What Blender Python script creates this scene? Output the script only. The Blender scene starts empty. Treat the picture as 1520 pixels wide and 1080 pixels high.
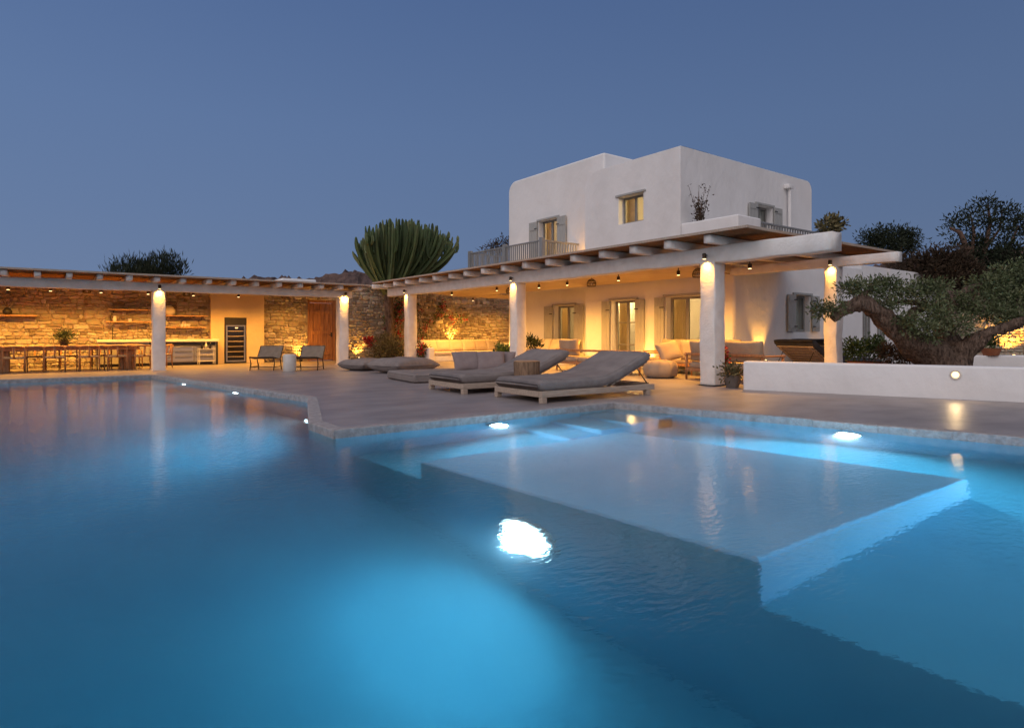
import bpy, bmesh, math, random
from mathutils import Matrix, Vector, noise
from mathutils.geometry import tessellate_polygon
R = math.radians
rnd = random.Random(7)
scene = bpy.context.scene
COL = scene.collection

# ------------------------------------------------------------------ camera survey (house axes: x along the pavilion, y along the house front)
FPX, CX, HY, CAMH = 930.0, 760.0, 494.0, 1.1
YAW = R(36.67)
S_, C_ = math.sin(YAW), math.cos(YAW)
def gp(x, y, z=0.0):
    d = FPX*(CAMH-z)/(y-HY); l = (x-CX)/FPX*d
    return (l*C_+d*S_, -l*S_+d*C_)
def onx(px, X):
    k = (px-CX)/FPX; d = X/(S_+C_*k); return d*(C_-S_*k)
def ony(px, Y):
    k = (px-CX)/FPX; d = Y/(C_-S_*k); return d*(S_+C_*k)
def zat(py, X, Y):
    return CAMH+(HY-py)/FPX*(S_*X+C_*Y)
def cam_pt(px, py, d):
    l = (px-CX)/FPX*d
    return Vector((l*C_+d*S_, -l*S_+d*C_, CAMH+(HY-py)/FPX*d))

cam = bpy.data.cameras.new('camera'); camo = bpy.data.objects.new('camera', cam); COL.objects.link(camo)
camo.location = (0, 0, CAMH); camo.rotation_euler = (R(90), 0, -YAW)
cam.sensor_fit = 'HORIZONTAL'; cam.sensor_width = 36; cam.lens = FPX/1520*36
cam.shift_y = -(540-HY)/1520; cam.clip_end = 2000; cam.clip_start = 0.05
scene.camera = camo

# ------------------------------------------------------------------ materials
def mat(name, col, rough=0.7, col2=None, nscale=6.0, bump=0.0, bscale=40.0, spec=0.4, metal=0.0, stretch=(1,1,1), detail=6, w2=0.5, bdist=0.02):
    m = bpy.data.materials.new(name); m.use_nodes = True
    nt = m.node_tree; b = nt.nodes['Principled BSDF']
    b.inputs['Roughness'].default_value = rough
    b.inputs['Specular IOR Level'].default_value = spec
    b.inputs['Metallic'].default_value = metal
    tc = nt.nodes.new('ShaderNodeTexCoord'); mp = nt.nodes.new('ShaderNodeMapping')
    mp.inputs['Scale'].default_value = stretch
    nt.links.new(tc.outputs['Object'], mp.inputs['Vector'])
    if col2 is None: col2 = tuple(c*0.8 for c in col)
    n = nt.nodes.new('ShaderNodeTexNoise'); n.inputs['Scale'].default_value = nscale; n.inputs['Detail'].default_value = detail
    nt.links.new(mp.outputs['Vector'], n.inputs['Vector'])
    r = nt.nodes.new('ShaderNodeValToRGB')
    r.color_ramp.elements[0].position = w2-0.18; r.color_ramp.elements[1].position = w2+0.18
    r.color_ramp.elements[0].color = (*col2, 1); r.color_ramp.elements[1].color = (*col, 1)
    nt.links.new(n.outputs['Fac'], r.inputs['Fac']); nt.links.new(r.outputs['Color'], b.inputs['Base Color'])
    if bump > 0:
        n2 = nt.nodes.new('ShaderNodeTexNoise'); n2.inputs['Scale'].default_value = bscale; n2.inputs['Detail'].default_value = 5
        nt.links.new(mp.outputs['Vector'], n2.inputs['Vector'])
        bp = nt.nodes.new('ShaderNodeBump'); bp.inputs['Strength'].default_value = bump; bp.inputs['Distance'].default_value = bdist
        nt.links.new(n2.outputs['Fac'], bp.inputs['Height']); nt.links.new(bp.outputs['Normal'], b.inputs['Normal'])
    return m
def tone_mat(name, stops, rough=0.85, bump=0.5, bscale=30, spec=0.2, vary=0.35, trans=0.0):
    """colour picked per piece (stone, leaf) from a ramp, plus fine noise"""
    m = bpy.data.materials.new(name); m.use_nodes = True
    nt = m.node_tree; b = nt.nodes['Principled BSDF']
    b.inputs['Roughness'].default_value = rough; b.inputs['Specular IOR Level'].default_value = spec
    at = nt.nodes.new('ShaderNodeAttribute'); at.attribute_name = 'tone'
    r = nt.nodes.new('ShaderNodeValToRGB')
    while len(r.color_ramp.elements) < len(stops): r.color_ramp.elements.new(0.5)
    for i, (p, c) in enumerate(stops):
        r.color_ramp.elements[i].position = p; r.color_ramp.elements[i].color = (*c, 1)
    nt.links.new(at.outputs['Fac'], r.inputs['Fac'])
    tc = nt.nodes.new('ShaderNodeTexCoord')
    n = nt.nodes.new('ShaderNodeTexNoise'); n.inputs['Scale'].default_value = 9; n.inputs['Detail'].default_value = 8
    nt.links.new(tc.outputs['Object'], n.inputs['Vector'])
    mx = nt.nodes.new('ShaderNodeMix'); mx.data_type = 'RGBA'; mx.blend_type = 'MULTIPLY'; mx.inputs['Factor'].default_value = vary
    nt.links.new(r.outputs['Color'], mx.inputs[6]); nt.links.new(n.outputs['Color'], mx.inputs[7])
    nt.links.new(mx.outputs[2], b.inputs['Base Color'])
    if bump:
        n2 = nt.nodes.new('ShaderNodeTexNoise'); n2.inputs['Scale'].default_value = bscale; n2.inputs['Detail'].default_value = 6
        nt.links.new(tc.outputs['Object'], n2.inputs['Vector'])
        bp = nt.nodes.new('ShaderNodeBump'); bp.inputs['Strength'].default_value = bump; bp.inputs['Distance'].default_value = 0.03
        nt.links.new(n2.outputs['Fac'], bp.inputs['Height']); nt.links.new(bp.outputs['Normal'], b.inputs['Normal'])
    return m
def emit(name, col, s):
    m = bpy.data.materials.new(name); m.use_nodes = True
    b = m.node_tree.nodes['Principled BSDF']
    b.inputs['Base Color'].default_value = (*col, 1); b.inputs['Emission Color'].default_value = (*col, 1); b.inputs['Emission Strength'].default_value = s
    return m
M = {}
M['plaster'] = mat('plaster', (.80,.78,.755), .85, (.72,.70,.675), 1.1, .5, 4.5, .2, stretch=(1,1,.6), bdist=.05, w2=.42)
M['white_wood'] = mat('whitewashed_timber', (.82,.78,.73), .7, (.73,.68,.62), 5, .5, 22, .25, stretch=(1,1,1), bdist=.02)
M['reed'] = mat('reed_mat', (.30,.17,.085), .85, (.17,.09,.045), 9, .8, 60, .1, stretch=(1,8,1))
M['deck'] = mat('deck_stone', (.30,.26,.25), .40, (.20,.172,.168), 1.7, .5, 6, .45, stretch=(.8,1.3,1), bdist=.014, detail=10)
M['coping'] = mat('coping_stone', (.42,.37,.345), .6, (.27,.24,.225), 14, .8, 30, .3)
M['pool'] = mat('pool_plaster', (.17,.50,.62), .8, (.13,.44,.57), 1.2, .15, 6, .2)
M['wood'] = mat('oiled_wood', (.50,.25,.11), .5, (.33,.15,.065), 4, .25, 30, .35, stretch=(6,6,1))
M['table_wood'] = mat('table_wood', (.52,.29,.14), .45, (.37,.19,.085), 3, .2, 20, .4, stretch=(1,9,9))
M['door_wood'] = mat('door_wood', (.42,.19,.075), .55, (.24,.10,.04), 3, .4, 24, .3, stretch=(9,9,.8))
M['pale_wood'] = mat('weathered_wood', (.50,.39,.30), .75, (.36,.275,.21), 4, .35, 24, .25, stretch=(1,8,8))
M['bark_log'] = mat('log_wood', (.33,.21,.13), .85, (.13,.08,.05), 5, .9, 14, .15, stretch=(4,4,.8))
M['rail_paint'] = mat('rail_paint', (.27,.28,.285), .6, (.22,.23,.235), 4, .2, 30, .3, stretch=(6,6,1))
M['slat'] = mat('ceiling_slat', (.62,.50,.36), .8, (.48,.37,.25), 3, .3, 30, .2, stretch=(9,.6,9))
M['pool_ledge'] = mat('lamplit_ledge_plaster', (.46,.63,.76), .8, (.41,.57,.72), 1.2, .15, 6, .2)  # shelf body made paler than the basin: lamp light on its side face
M['pool_step'] = mat('lamplit_pool_step', (.26,.52,.66), .8, (.21,.46,.61), 2, .15, 6, .2)  # paler than the basin plaster, carrying the lamp light on the risers
M['shutter'] = mat('shutter_paint', (.41,.405,.38), .6, (.35,.345,.32), 4, .2, 30, .3, stretch=(6,6,1))
M['frame'] = mat('window_paint', (.25,.24,.22), .5, (.20,.19,.18), 4, 0, 30, .3)
M['fabric'] = mat('taupe_fabric', (.265,.225,.205), .95, (.20,.168,.155), 3.5, .5, 11, .1, bdist=.03)
M['stripe'] = mat('mauve_fabric', (.27,.215,.20), .95, (.22,.17,.165), 5, .3, 160, .1)
M['linen'] = mat('cream_linen', (.66,.56,.44), .95, (.56,.47,.36), 4, .35, 120, .1)
M['beige'] = mat('beige_fabric', (.42,.33,.24), .95, (.34,.26,.19), 4, .35, 120, .1)
M['darkfab'] = mat('charcoal_fabric', (.07,.07,.075), .9, (.05,.05,.055), 6, .3, 120, .1)
M['sling'] = mat('brown_sling', (.27,.205,.15), .85, (.21,.16,.115), 8, .3, 120, .15)
M['woven'] = mat('woven_cord', (.55,.43,.28), .9, (.40,.30,.19), 30, .8, 90, .1)
M['black'] = mat('black_metal', (.02,.018,.017), .45, (.028,.024,.022), 6, 0, 30, .4)
M['bronze'] = mat('bronze_metal', (.10,.065,.04), .45, (.06,.04,.025), 8, 0, 30, .4, metal=.6)
M['steel'] = mat('brushed_steel', (.45,.44,.42), .35, (.38,.37,.35), 3, .1, 60, .5, metal=.9, stretch=(1,1,14))
M['grey_cab'] = mat('grey_cabinet', (.30,.28,.25), .5, (.26,.24,.21), 3, 0, 30, .3)
M['terracotta'] = mat('terracotta', (.36,.14,.065), .8, (.27,.10,.05), 6, .3, 30, .2)
M['taupe_pot'] = mat('taupe_pot', (.17,.14,.12), .8, (.12,.10,.085), 8, .3, 40, .2)
M['ceramic'] = mat('white_ceramic', (.66,.62,.56), .4, (.58,.54,.48), 6, 0, 30, .5)
M['bark'] = mat('tree_bark', (.29,.20,.145), .9, (.075,.05,.037), 6, 1.0, 12, .15, stretch=(3.5,3.5,1.0), bdist=.12)
M['soil'] = mat('dry_soil', (.18,.13,.095), .95, (.11,.08,.06), 3, .8, 14, .1)
M['terrain'] = mat('hillside', (.165,.105,.085), .95, (.075,.052,.045), 1.3, 1.0, 3, .1, bdist=.3)
M['dark_glass'] = mat('dark_glass', (.012,.011,.010), .08, (.014,.012,.011), 3, 0, 30, .6)
M['euphorbia'] = tone_mat('cactus_skin', [(0,(.040,.065,.026)),(.5,(.10,.145,.055)),(1,(.19,.22,.095))], .6, .4, 24, .3, .4)
M['hedge'] = mat('hedge_fill', (.02,.03,.015), .9)
M['stone'] = tone_mat('rubble_stone', [(0,(.28,.21,.145)),(.35,(.43,.35,.25)),(.7,(.56,.47,.35)),(1,(.68,.60,.48))], .9, .9, 22, .15, .45)
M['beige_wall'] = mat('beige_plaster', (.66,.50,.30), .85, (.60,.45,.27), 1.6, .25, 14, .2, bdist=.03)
M['shelf'] = mat('bluelit_shelf_plaster', (.38,.72,.96), .8, (.32,.65,.90), 1.2, .15, 6, .2)  # blue light of the pool lamps put into the colour of the shelf top
M['mortar'] = mat('mortar', (.38,.30,.21), .95, (.30,.235,.16), 12, .8, 40, .1)
M['olive_leaf'] = tone_mat('olive_leaf', [(0,(.03,.045,.016)),(.35,(.09,.115,.045)),(.75,(.19,.21,.10)),(1,(.34,.35,.22))], .6, 0, 30, .3, .3)
M['dark_leaf'] = tone_mat('dark_leaf', [(0,(.014,.020,.011)),(.6,(.034,.044,.022)),(1,(.07,.075,.04))], .7, 0, 30, .2, .3)
M['rust_leaf'] = tone_mat('rust_leaf', [(0,(.03,.022,.014)),(.6,(.075,.048,.028)),(1,(.13,.085,.05))], .8, 0, 30, .2, .3)
M['green_leaf'] = tone_mat('green_leaf', [(0,(.03,.055,.015)),(.6,(.08,.13,.035)),(1,(.16,.21,.07))], .55, 0, 30, .3, .3)
M['dry_leaf'] = tone_mat('dry_leaf', [(0,(.07,.06,.03)),(.6,(.16,.14,.065)),(1,(.26,.22,.11))], .7, 0, 30, .2, .3)
M['flower'] = tone_mat('red_flower', [(0,(.22,.012,.02)),(.6,(.45,.03,.03)),(1,(.60,.07,.06))], .6, 0, 30, .2, .2)
M['twig'] = mat('twig', (.14,.085,.06), .9)
M['lamp_on'] = emit('lamp_glow', (1,.60,.22), 4)
M['lamp_hot'] = emit('lamp_glow_hot', (1,.66,.28), 6)
M['lamp_wall'] = emit('wall_lamp_glow', (1,.66,.30), 2.6)
M['pool_lens'] = emit('pool_lamp_glow', (.80,.95,1.0), 16)
# window glass: thin pane, mostly see-through with a reflection
g = bpy.data.materials.new('window_glass'); g.use_nodes = True; nt = g.node_tree
nt.nodes.remove(nt.nodes['Principled BSDF'])
tr = nt.nodes.new('ShaderNodeBsdfTransparent'); gl = nt.nodes.new('ShaderNodeBsdfGlossy'); gl.inputs['Roughness'].default_value = .02
tr.inputs['Color'].default_value = (.86,.88,.86,1)
fr = nt.nodes.new('ShaderNodeFresnel'); fr.inputs['IOR'].default_value = 1.5
ge = nt.nodes.new('ShaderNodeNewGeometry'); im_ = nt.nodes.new('ShaderNodeMath'); im_.operation = 'SUBTRACT'; im_.inputs[0].default_value = 1; im_.use_clamp = True
nt.links.new(ge.outputs['Backfacing'], im_.inputs[1]); mu_ = nt.nodes.new('ShaderNodeMath'); mu_.operation = 'MULTIPLY'
nt.links.new(im_.outputs[0], mu_.inputs[0]); nt.links.new(fr.outputs['Fac'], mu_.inputs[1])
ms = nt.nodes.new('ShaderNodeMixShader'); nt.links.new(mu_.outputs[0], ms.inputs['Fac'])
nt.links.new(tr.outputs[0], ms.inputs[1]); nt.links.new(gl.outputs[0], ms.inputs[2])
nt.links.new(ms.outputs[0], nt.nodes['Material Output'].inputs['Surface']); M['glass'] = g
# curtains let the room light through
c_ = bpy.data.materials.new('curtain_cloth'); c_.use_nodes = True; nt = c_.node_tree
pb_ = nt.nodes['Principled BSDF']; pb_.inputs['Base Color'].default_value = (.70,.62,.48,1); pb_.inputs['Roughness'].default_value = .9
tl = nt.nodes.new('ShaderNodeBsdfTranslucent'); tl.inputs['Color'].default_value = (.80,.66,.42,1)
ms = nt.nodes.new('ShaderNodeMixShader'); ms.inputs['Fac'].default_value = .6
nt.links.new(pb_.outputs[0], ms.inputs[1]); nt.links.new(tl.outputs[0], ms.inputs[2]); nt.links.new(ms.outputs[0], nt.nodes['Material Output'].inputs['Surface']); M['curtain'] = c_
# water
w = bpy.data.materials.new('pool_water'); w.use_nodes = True; nt = w.node_tree
nt.nodes.remove(nt.nodes['Principled BSDF'])
gb = nt.nodes.new('ShaderNodeBsdfGlass'); gb.inputs['IOR'].default_value = 1.33; gb.inputs['Roughness'].default_value = WATER_ROUGH = 0.10
va = nt.nodes.new('ShaderNodeVolumeAbsorption'); va.inputs['Color'].default_value = (.16,.68,.82,1); va.inputs['Density'].default_value = .40
tc = nt.nodes.new('ShaderNodeTexCoord'); mp = nt.nodes.new('ShaderNodeMapping'); mp.inputs['Rotation'].default_value = (0,0,R(36)); mp.inputs['Scale'].default_value = (1.0,1.9,1)
nt.links.new(tc.outputs['Object'], mp.inputs['Vector'])
n1 = nt.nodes.new('ShaderNodeTexNoise'); n1.inputs['Scale'].default_value = 4.6; n1.inputs['Detail'].default_value = 3; n1.inputs['Distortion'].default_value = .4
n2 = nt.nodes.new('ShaderNodeTexNoise'); n2.inputs['Scale'].default_value = 14; n2.inputs['Detail'].default_value = 2
nt.links.new(mp.outputs[0], n1.inputs['Vector']); nt.links.new(mp.outputs[0], n2.inputs['Vector'])
ad = nt.nodes.new('ShaderNodeMath'); ad.operation = 'MULTIPLY_ADD'; ad.inputs[1].default_value = 1.15
nt.links.new(n2.outputs['Fac'], ad.inputs[0]); nt.links.new(n1.outputs['Fac'], ad.inputs[2])
bp = nt.nodes.new('ShaderNodeBump'); bp.inputs['Strength'].default_value = .5; bp.inputs['Distance'].default_value = .0042
nt.links.new(ad.outputs[0], bp.inputs['Height']); nt.links.new(bp.outputs[0], gb.inputs['Normal'])
nt.links.new(gb.outputs[0], nt.nodes['Material Output'].inputs['Surface']); vs_ = nt.nodes.new('ShaderNodeVolumeScatter'); vs_.inputs['Color'].default_value = (.50,.85,1,1); vs_.inputs['Density'].default_value = .055
va_ = nt.nodes.new('ShaderNodeAddShader'); nt.links.new(va.outputs[0], va_.inputs[0]); nt.links.new(vs_.outputs[0], va_.inputs[1])
nt.links.new(va_.outputs[0], nt.nodes['Material Output'].inputs['Volume'])
M['water'] = w

# ------------------------------------------------------------------ object helpers
def tag(o, label=None, cat=None, group=None, kind=None):
    if label: o['label'] = label
    if cat: o['category'] = cat
    if group: o['group'] = group
    if kind: o['kind'] = kind
    return o
def thing(name, label, cat, loc=(0,0,0), rotz=0.0, group=None):
    o = bpy.data.objects.new(name, None); COL.objects.link(o)
    o.location = loc; o.rotation_euler = (0,0,rotz); o.empty_display_size = .1
    return tag(o, label, cat, group)
def children(o): return [c for c in bpy.data.objects if c.parent == o]
def dup(root, loc, rotz=0.0, label=None, group=None):
    def rec(o, par):
        c = o.copy(); COL.objects.link(c); c.parent = par
        for ch in kids.get(o.name, []): rec(ch, c)
        return c
    kids = {}
    for x in bpy.data.objects:
        if x.parent: kids.setdefault(x.parent.name, []).append(x)
    r = rec(root, None); r.location = loc; r.rotation_euler = (0,0,rotz)
    if label: r['label'] = label
    if group: r['group'] = group
    return r
def top_of(o):
    while o.parent: o = o.parent
    return o
class MB:
    def __init__(s): s.v = []; s.f = []; s.t = []; s.tone = 0.5
    def add(s, vs, fs):
        b = len(s.v); s.v += [tuple(p) for p in vs]; s.t += [s.tone]*len(vs)
        s.f += [tuple(b+i for i in f) for f in fs]
        return s
    def box(s, c, sz, m=None, r=0.0):
        h = [x/2 for x in sz]; c = Vector(c)
        if r <= 0:
            vs = [Vector((x*h[0], y*h[1], z*h[2])) for z in (-1,1) for y in (-1,1) for x in (-1,1)]
            fs = [(0,2,3,1),(4,5,7,6),(0,1,5,4),(2,6,7,3),(0,4,6,2),(1,3,7,5)]
        else:
            vs, fs = rgrid(h, min(r, *[x*.98 for x in h]), 1)
        return s.add([(m @ v if m else v)+c for v in vs], fs)
    def span(s, a, b, r=0.0):
        a = Vector(a); b = Vector(b)
        return s.box((a+b)/2, [abs(x) for x in (b-a)], None, r)
    def soft(s, c, sz, r, m=None, k=3):
        h = [x/2 for x in sz]; vs, fs = rgrid(h, min(r, *[x*.98 for x in h]), k); c = Vector(c)
        return s.add([(m @ v if m else v)+c for v in vs], fs)
    def tube(s, pts, rad, n=8, star=0.0, cap=True, twist=0.0):
        pts = [Vector(p) for p in pts]
        if not hasattr(rad, '__len__'): rad = [rad]*len(pts)
        vs = []; fs = []; prev = None
        for i, p in enumerate(pts):
            t = (pts[min(i+1, len(pts)-1)]-pts[max(i-1, 0)]).normalized()
            if prev is None:
                a = t.orthogonal().normalized()
            else:
                a = (prev-t*prev.dot(t)).normalized()
            prev = a; b = t.cross(a)
            for j in range(n):
                an = 2*math.pi*j/n+twist; q = rad[i]*(1-star*(j % 2))
                vs.append(p+(a*math.cos(an)+b*math.sin(an))*q)
        for i in range(len(pts)-1):
            for j in range(n):
                fs.append((i*n+j, i*n+(j+1) % n, (i+1)*n+(j+1) % n, (i+1)*n+j))
        if cap:
            fs.append(tuple(range(n-1, -1, -1))); fs.append(tuple((len(pts)-1)*n+j for j in range(n)))
        return s.add(vs, fs)
    def lathe(s, c, prof, n=20):
        c = Vector(c); vs = []; fs = []
        for r, z in prof:
            for j in range(n):
                a = 2*math.pi*j/n; vs.append(c+Vector((r*math.cos(a), r*math.sin(a), z)))
        for i in range(len(prof)-1):
            for j in range(n): fs.append((i*n+j, i*n+(j+1) % n, (i+1)*n+(j+1) % n, (i+1)*n+j))
        fs.append(tuple(range(n-1, -1, -1))); fs.append(tuple((len(prof)-1)*n+j for j in range(n)))
        return s.add(vs, fs)
    def pillow(s, m, sx, sy, t, n=10, crown=.5):
        vs = []; fs = []
        g = [math.sin((i/n-.5)*math.pi) for i in range(n+1)]
        for side in (1,-1):
            base = len(vs)
            for y in g:
                for x in g:
                    z = t*.5*(max(0,(1-x**4)*(1-y**4)))**crown*side
                    pull = 1-.06*(1-abs(y))*(abs(x) > .9) ; pull2 = 1-.06*(1-abs(x))*(abs(y) > .9)
                    vs.append(m @ Vector((x*sx*.5*pull, y*sy*.5*pull2, z)))
            for j in range(n):
                for i in range(n):
                    a = base+j*(n+1)+i
                    fs.append((a, a+1, a+n+2, a+n+1) if side > 0 else (a, a+n+1, a+n+2, a+1))
        return s.add(vs, fs)
    def leaf(s, p, d, size, w):
        d = d.normalized(); u = d.orthogonal().normalized()
        u = (Matrix.Rotation(rnd.uniform(0, 6.28), 3, d) @ u)
        p = Vector(p)
        return s.add([p, p+d*size*.5+u*w*.5, p+d*size, p+d*size*.5-u*w*.5], [(0,1,2,3)])
    def crown(s, blobs, n, size, w, clump=.16, per=7, shell=.55, up=.3, spread=1.0):
        """leaf clumps spread through ellipsoids (cx,cy,cz,rx,ry,rz)"""
        tot = sum(b[3]*b[4]*b[5] for b in blobs)**1
        for (cx,cy,cz,rx,ry,rz) in blobs:
            k = max(3, int(n*rx*ry*rz/tot/per))
            for _ in range(k):
                d = Vector((rnd.gauss(0,1), rnd.gauss(0,1), rnd.gauss(0,1))).normalized()
                q = (shell+(1-shell)*rnd.random()) if rnd.random() < .75 else rnd.random()
                q *= 1+.22*noise.noise(Vector((cx+d.x*2.2, cy+d.y*2.2, cz+d.z*2.2)))*1.6
                c = Vector((cx+d.x*rx*q, cy+d.y*ry*q, cz+d.z*rz*q))
                tone = min(1, max(0, .45+.3*noise.noise(c*1.7)+rnd.uniform(-.25,.25)))
                for _ in range(per):
                    s.tone = min(1, max(0, tone+rnd.uniform(-.2,.2)))
                    o = Vector((rnd.gauss(0,1), rnd.gauss(0,1), rnd.gauss(0,1)))*clump*.5
                    dr = (o/clump+d*.6+Vector((rnd.uniform(-1,1), rnd.uniform(-1,1), rnd.uniform(-1,1))))*spread+Vector((0,0,up))
                    s.leaf(c+o, dr, size*rnd.uniform(.7,1.3), w*rnd.uniform(.8,1.2))
        return s
    def build(s, name, m, parent=None, smooth=False, world=False, angle=None):
        me = bpy.data.meshes.new(name)
        vs = s.v
        if world and parent:
            t = top_of(parent).location; vs = [(x-t.x, y-t.y, z-t.z) for x,y,z in vs]
        me.from_pydata(vs, [], s.f); me.update()
        a = me.attributes.new('tone', 'FLOAT', 'POINT'); a.data.foreach_set('value', s.t)
        me.materials.append(M[m] if isinstance(m, str) else m)
        if smooth: me.polygons.foreach_set('use_smooth', [True]*len(me.polygons))
        o = bpy.data.objects.new(name, me); COL.objects.link(o)
        if parent: o.parent = parent
        if smooth and angle: me.set_sharp_from_angle(angle=R(angle))
        return o
_gc = {}
def rgrid(h, r, k):
    """box surface grid with rounded (k>1) or chamfered (k==1) edges"""
    def axis(H):
        if k == 1: return [-H, -H+r, H-r, H]
        e = [r*(1-math.tan(math.pi/4*(1-i/k))) for i in range(k+1)]
        return [-H+x for x in e]+[H-x for x in reversed(e)]
    ax = [axis(x) for x in h]; vs = []; fs = []; idx = {}
    def vid(p):
        key = tuple(round(x, 6) for x in p)
        if key in idx: return idx[key]
        if k == 1:
            n_ex = sum(abs(abs(p[i])-h[i]) < 1e-9 for i in range(3))
            q = Vector(p)
            if n_ex >= 2:
                for i in range(3):
                    if abs(abs(p[i])-h[i]) < 1e-9: q[i] = math.copysign(h[i]-r*(.3 if n_ex == 2 else .42), p[i])
        else:
            c = Vector([max(-(h[i]-r), min(h[i]-r, p[i])) for i in range(3)]); d = Vector(p)-c
            q = c+d.normalized()*r if d.length > 0 else Vector(p)
        idx[key] = len(vs); vs.append(q); return idx[key]
    for a in range(3):
        b, c = (a+1) % 3, (a+2) % 3
        for sgn in (-1, 1):
            for i in range(len(ax[b])-1):
                for j in range(len(ax[c])-1):
                    q = []
                    for (ii, jj) in ((i,j),(i+1,j),(i+1,j+1),(i,j+1)):
                        p = [0,0,0]; p[a] = sgn*h[a]; p[b] = ax[b][ii]; p[c] = ax[c][jj]; q.append(vid(p))
                    fs.append(tuple(q) if sgn > 0 else tuple(reversed(q)))
    return vs, fs
def rough_bar(mb, a, b, wx, wy, seed, amp=.035, n=26, wav=1.6, up=Vector((0,0,1)), taper=0.0):
    """hand-hewn timber: square section with rounded arrises and a wandering outline"""
    a = Vector(a); b = Vector(b); t = (b-a).normalized()
    x = t.cross(up).normalized() if abs(t.dot(up)) < .9 else Vector((1,0,0))
    y = t.cross(x).normalized()
    pr = [(-1,-.86),(-.95,-.95),(-.86,-1),(0,-1.0),(.86,-1),(.95,-.95),(1,-.86),(1.0,0),(1,.86),(.95,.95),(.86,1),(0,1.0),(-.86,1),(-.95,.95),(-1,.86),(-1.0,0)]
    vs = []; fs = []; m = len(pr); L = (b-a).length
    for i in range(n+1):
        q = i/n; p = a.lerp(b, q); s = q*L*wav
        for j, (ux, uy) in enumerate(pr):
            k = 1-taper*q
            dx = noise.noise(Vector((s, seed*7.1, ux*.8)))*amp + noise.noise(Vector((s*3, seed*3.3, j*.7)))*amp*.45
            dy = noise.noise(Vector((s, seed*5.7+9, uy*.8)))*amp + noise.noise(Vector((s*3, seed*2.1, j*.9+5)))*amp*.45
            vs.append(p+x*(ux*wx/2*k+dx)+y*(uy*wy/2*k+dy))
    for i in range(n):
        for j in range(m): fs.append((i*m+j, i*m+(j+1) % m, (i+1)*m+(j+1) % m, (i+1)*m+j))
    fs.append(tuple(range(m-1,-1,-1))); fs.append(tuple(n*m+j for j in range(m)))
    mb.add(vs, fs)
def rot(ax, deg): return Matrix.Rotation(R(deg), 4, ax)
WARM = (1, .45, .065)
def lamp(kind, loc, energy, parent=None, col=WARM, target=None, angle=90, blend=.6, radius=.03, dirn=None):
    l = bpy.data.lights.new('lamp_light', kind); l.energy = energy; l.color = col
    l.shadow_soft_size = radius
    if kind == 'SPOT': l.spot_size = R(angle); l.spot_blend = blend
    o = bpy.data.objects.new('lamp_light', l); COL.objects.link(o)
    loc = Vector(loc)
    if target is not None: dirn = Vector(target)-loc
    if dirn is not None: o.rotation_euler = Vector(dirn).to_track_quat('-Z', 'Y').to_euler()
    if parent is not None:
        o.parent = parent; loc = loc-top_of(parent).location
    o.location = loc
    return o
def evaluated(o):
    dg = bpy.context.evaluated_depsgraph_get(); dg.update()
    me = bpy.data.meshes.new_from_object(o.evaluated_get(dg)); me.name = o.name
    o.modifiers.clear(); o.data = me
def cut(o, boxes, m='plaster'):
    off = top_of(o).location
    c = MB()
    for a, b in boxes: c.span(Vector(a)-off, Vector(b)-off)
    k = c.build('cutter', m)
    k.location = off
    bpy.context.view_layer.update()
    md = o.modifiers.new('cut', 'BOOLEAN'); md.operation = 'DIFFERENCE'; md.object = k; md.solver = 'EXACT'
    evaluated(o); bpy.data.objects.remove(k, do_unlink=True)
# ------------------------------------------------------------------ world, sun
world = bpy.data.worlds.new('World'); scene.world = world; world.use_nodes = True
nt = world.node_tree; bg = nt.nodes['Background']
SKY_STRENGTH = 1.0
tc = nt.nodes.new('ShaderNodeTexCoord'); sp = nt.nodes.new('ShaderNodeSeparateXYZ')
nt.links.new(tc.outputs['Generated'], sp.inputs[0])
rp = nt.nodes.new('ShaderNodeValToRGB')
els = [(0.0,(.142,.200,.325)),(.08,(.132,.193,.328)),(.17,(.119,.184,.330)),(.30,(.105,.172,.328)),(.47,(.080,.140,.295)),(1.0,(.055,.10,.23))]
while len(rp.color_ramp.elements) < len(els): rp.color_ramp.elements.new(.5)
for i, (p, c) in enumerate(els):
    rp.color_ramp.elements[i].position = p; rp.color_ramp.elements[i].color = (*c, 1)
nt.links.new(sp.outputs['Z'], rp.inputs['Fac'])
# afterglow: the sky behind the camera (low -x side) is paler and pinker
dt = nt.nodes.new('ShaderNodeVectorMath'); dt.operation = 'DOT_PRODUCT'; dt.inputs[1].default_value = (-.68,-.46,.57)
nt.links.new(tc.outputs['Generated'], dt.inputs[0])
mr = nt.nodes.new('ShaderNodeMapRange'); mr.interpolation_type = 'SMOOTHSTEP'; mr.inputs['From Min'].default_value = -.18; mr.inputs['From Max'].default_value = .95
mr.inputs['To Max'].default_value = 1.0
nt.links.new(dt.outputs['Value'], mr.inputs['Value'])
mx = nt.nodes.new('ShaderNodeMix'); mx.data_type = 'RGBA'; mx.inputs[7].default_value = (.76,.73,.78,1)
nt.links.new(mr.outputs[0], mx.inputs['Factor']); nt.links.new(rp.outputs[0], mx.inputs[6])
d2 = nt.nodes.new('ShaderNodeVectorMath'); d2.operation = 'DOT_PRODUCT'; d2.inputs[1].default_value = (.802,-.597,0)
nt.links.new(tc.outputs['Generated'], d2.inputs[0])
m2 = nt.nodes.new('ShaderNodeMapRange'); m2.inputs['From Min'].default_value = -.7; m2.inputs['From Max'].default_value = .7; m2.inputs['To Min'].default_value = 1.10; m2.inputs['To Max'].default_value = .86
nt.links.new(d2.outputs['Value'], m2.inputs['Value'])
m3 = nt.nodes.new('ShaderNodeVectorMath'); m3.operation = 'SCALE'; nt.links.new(mx.outputs[2], m3.inputs[0]); nt.links.new(m2.outputs[0], m3.inputs['Scale'])
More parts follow.
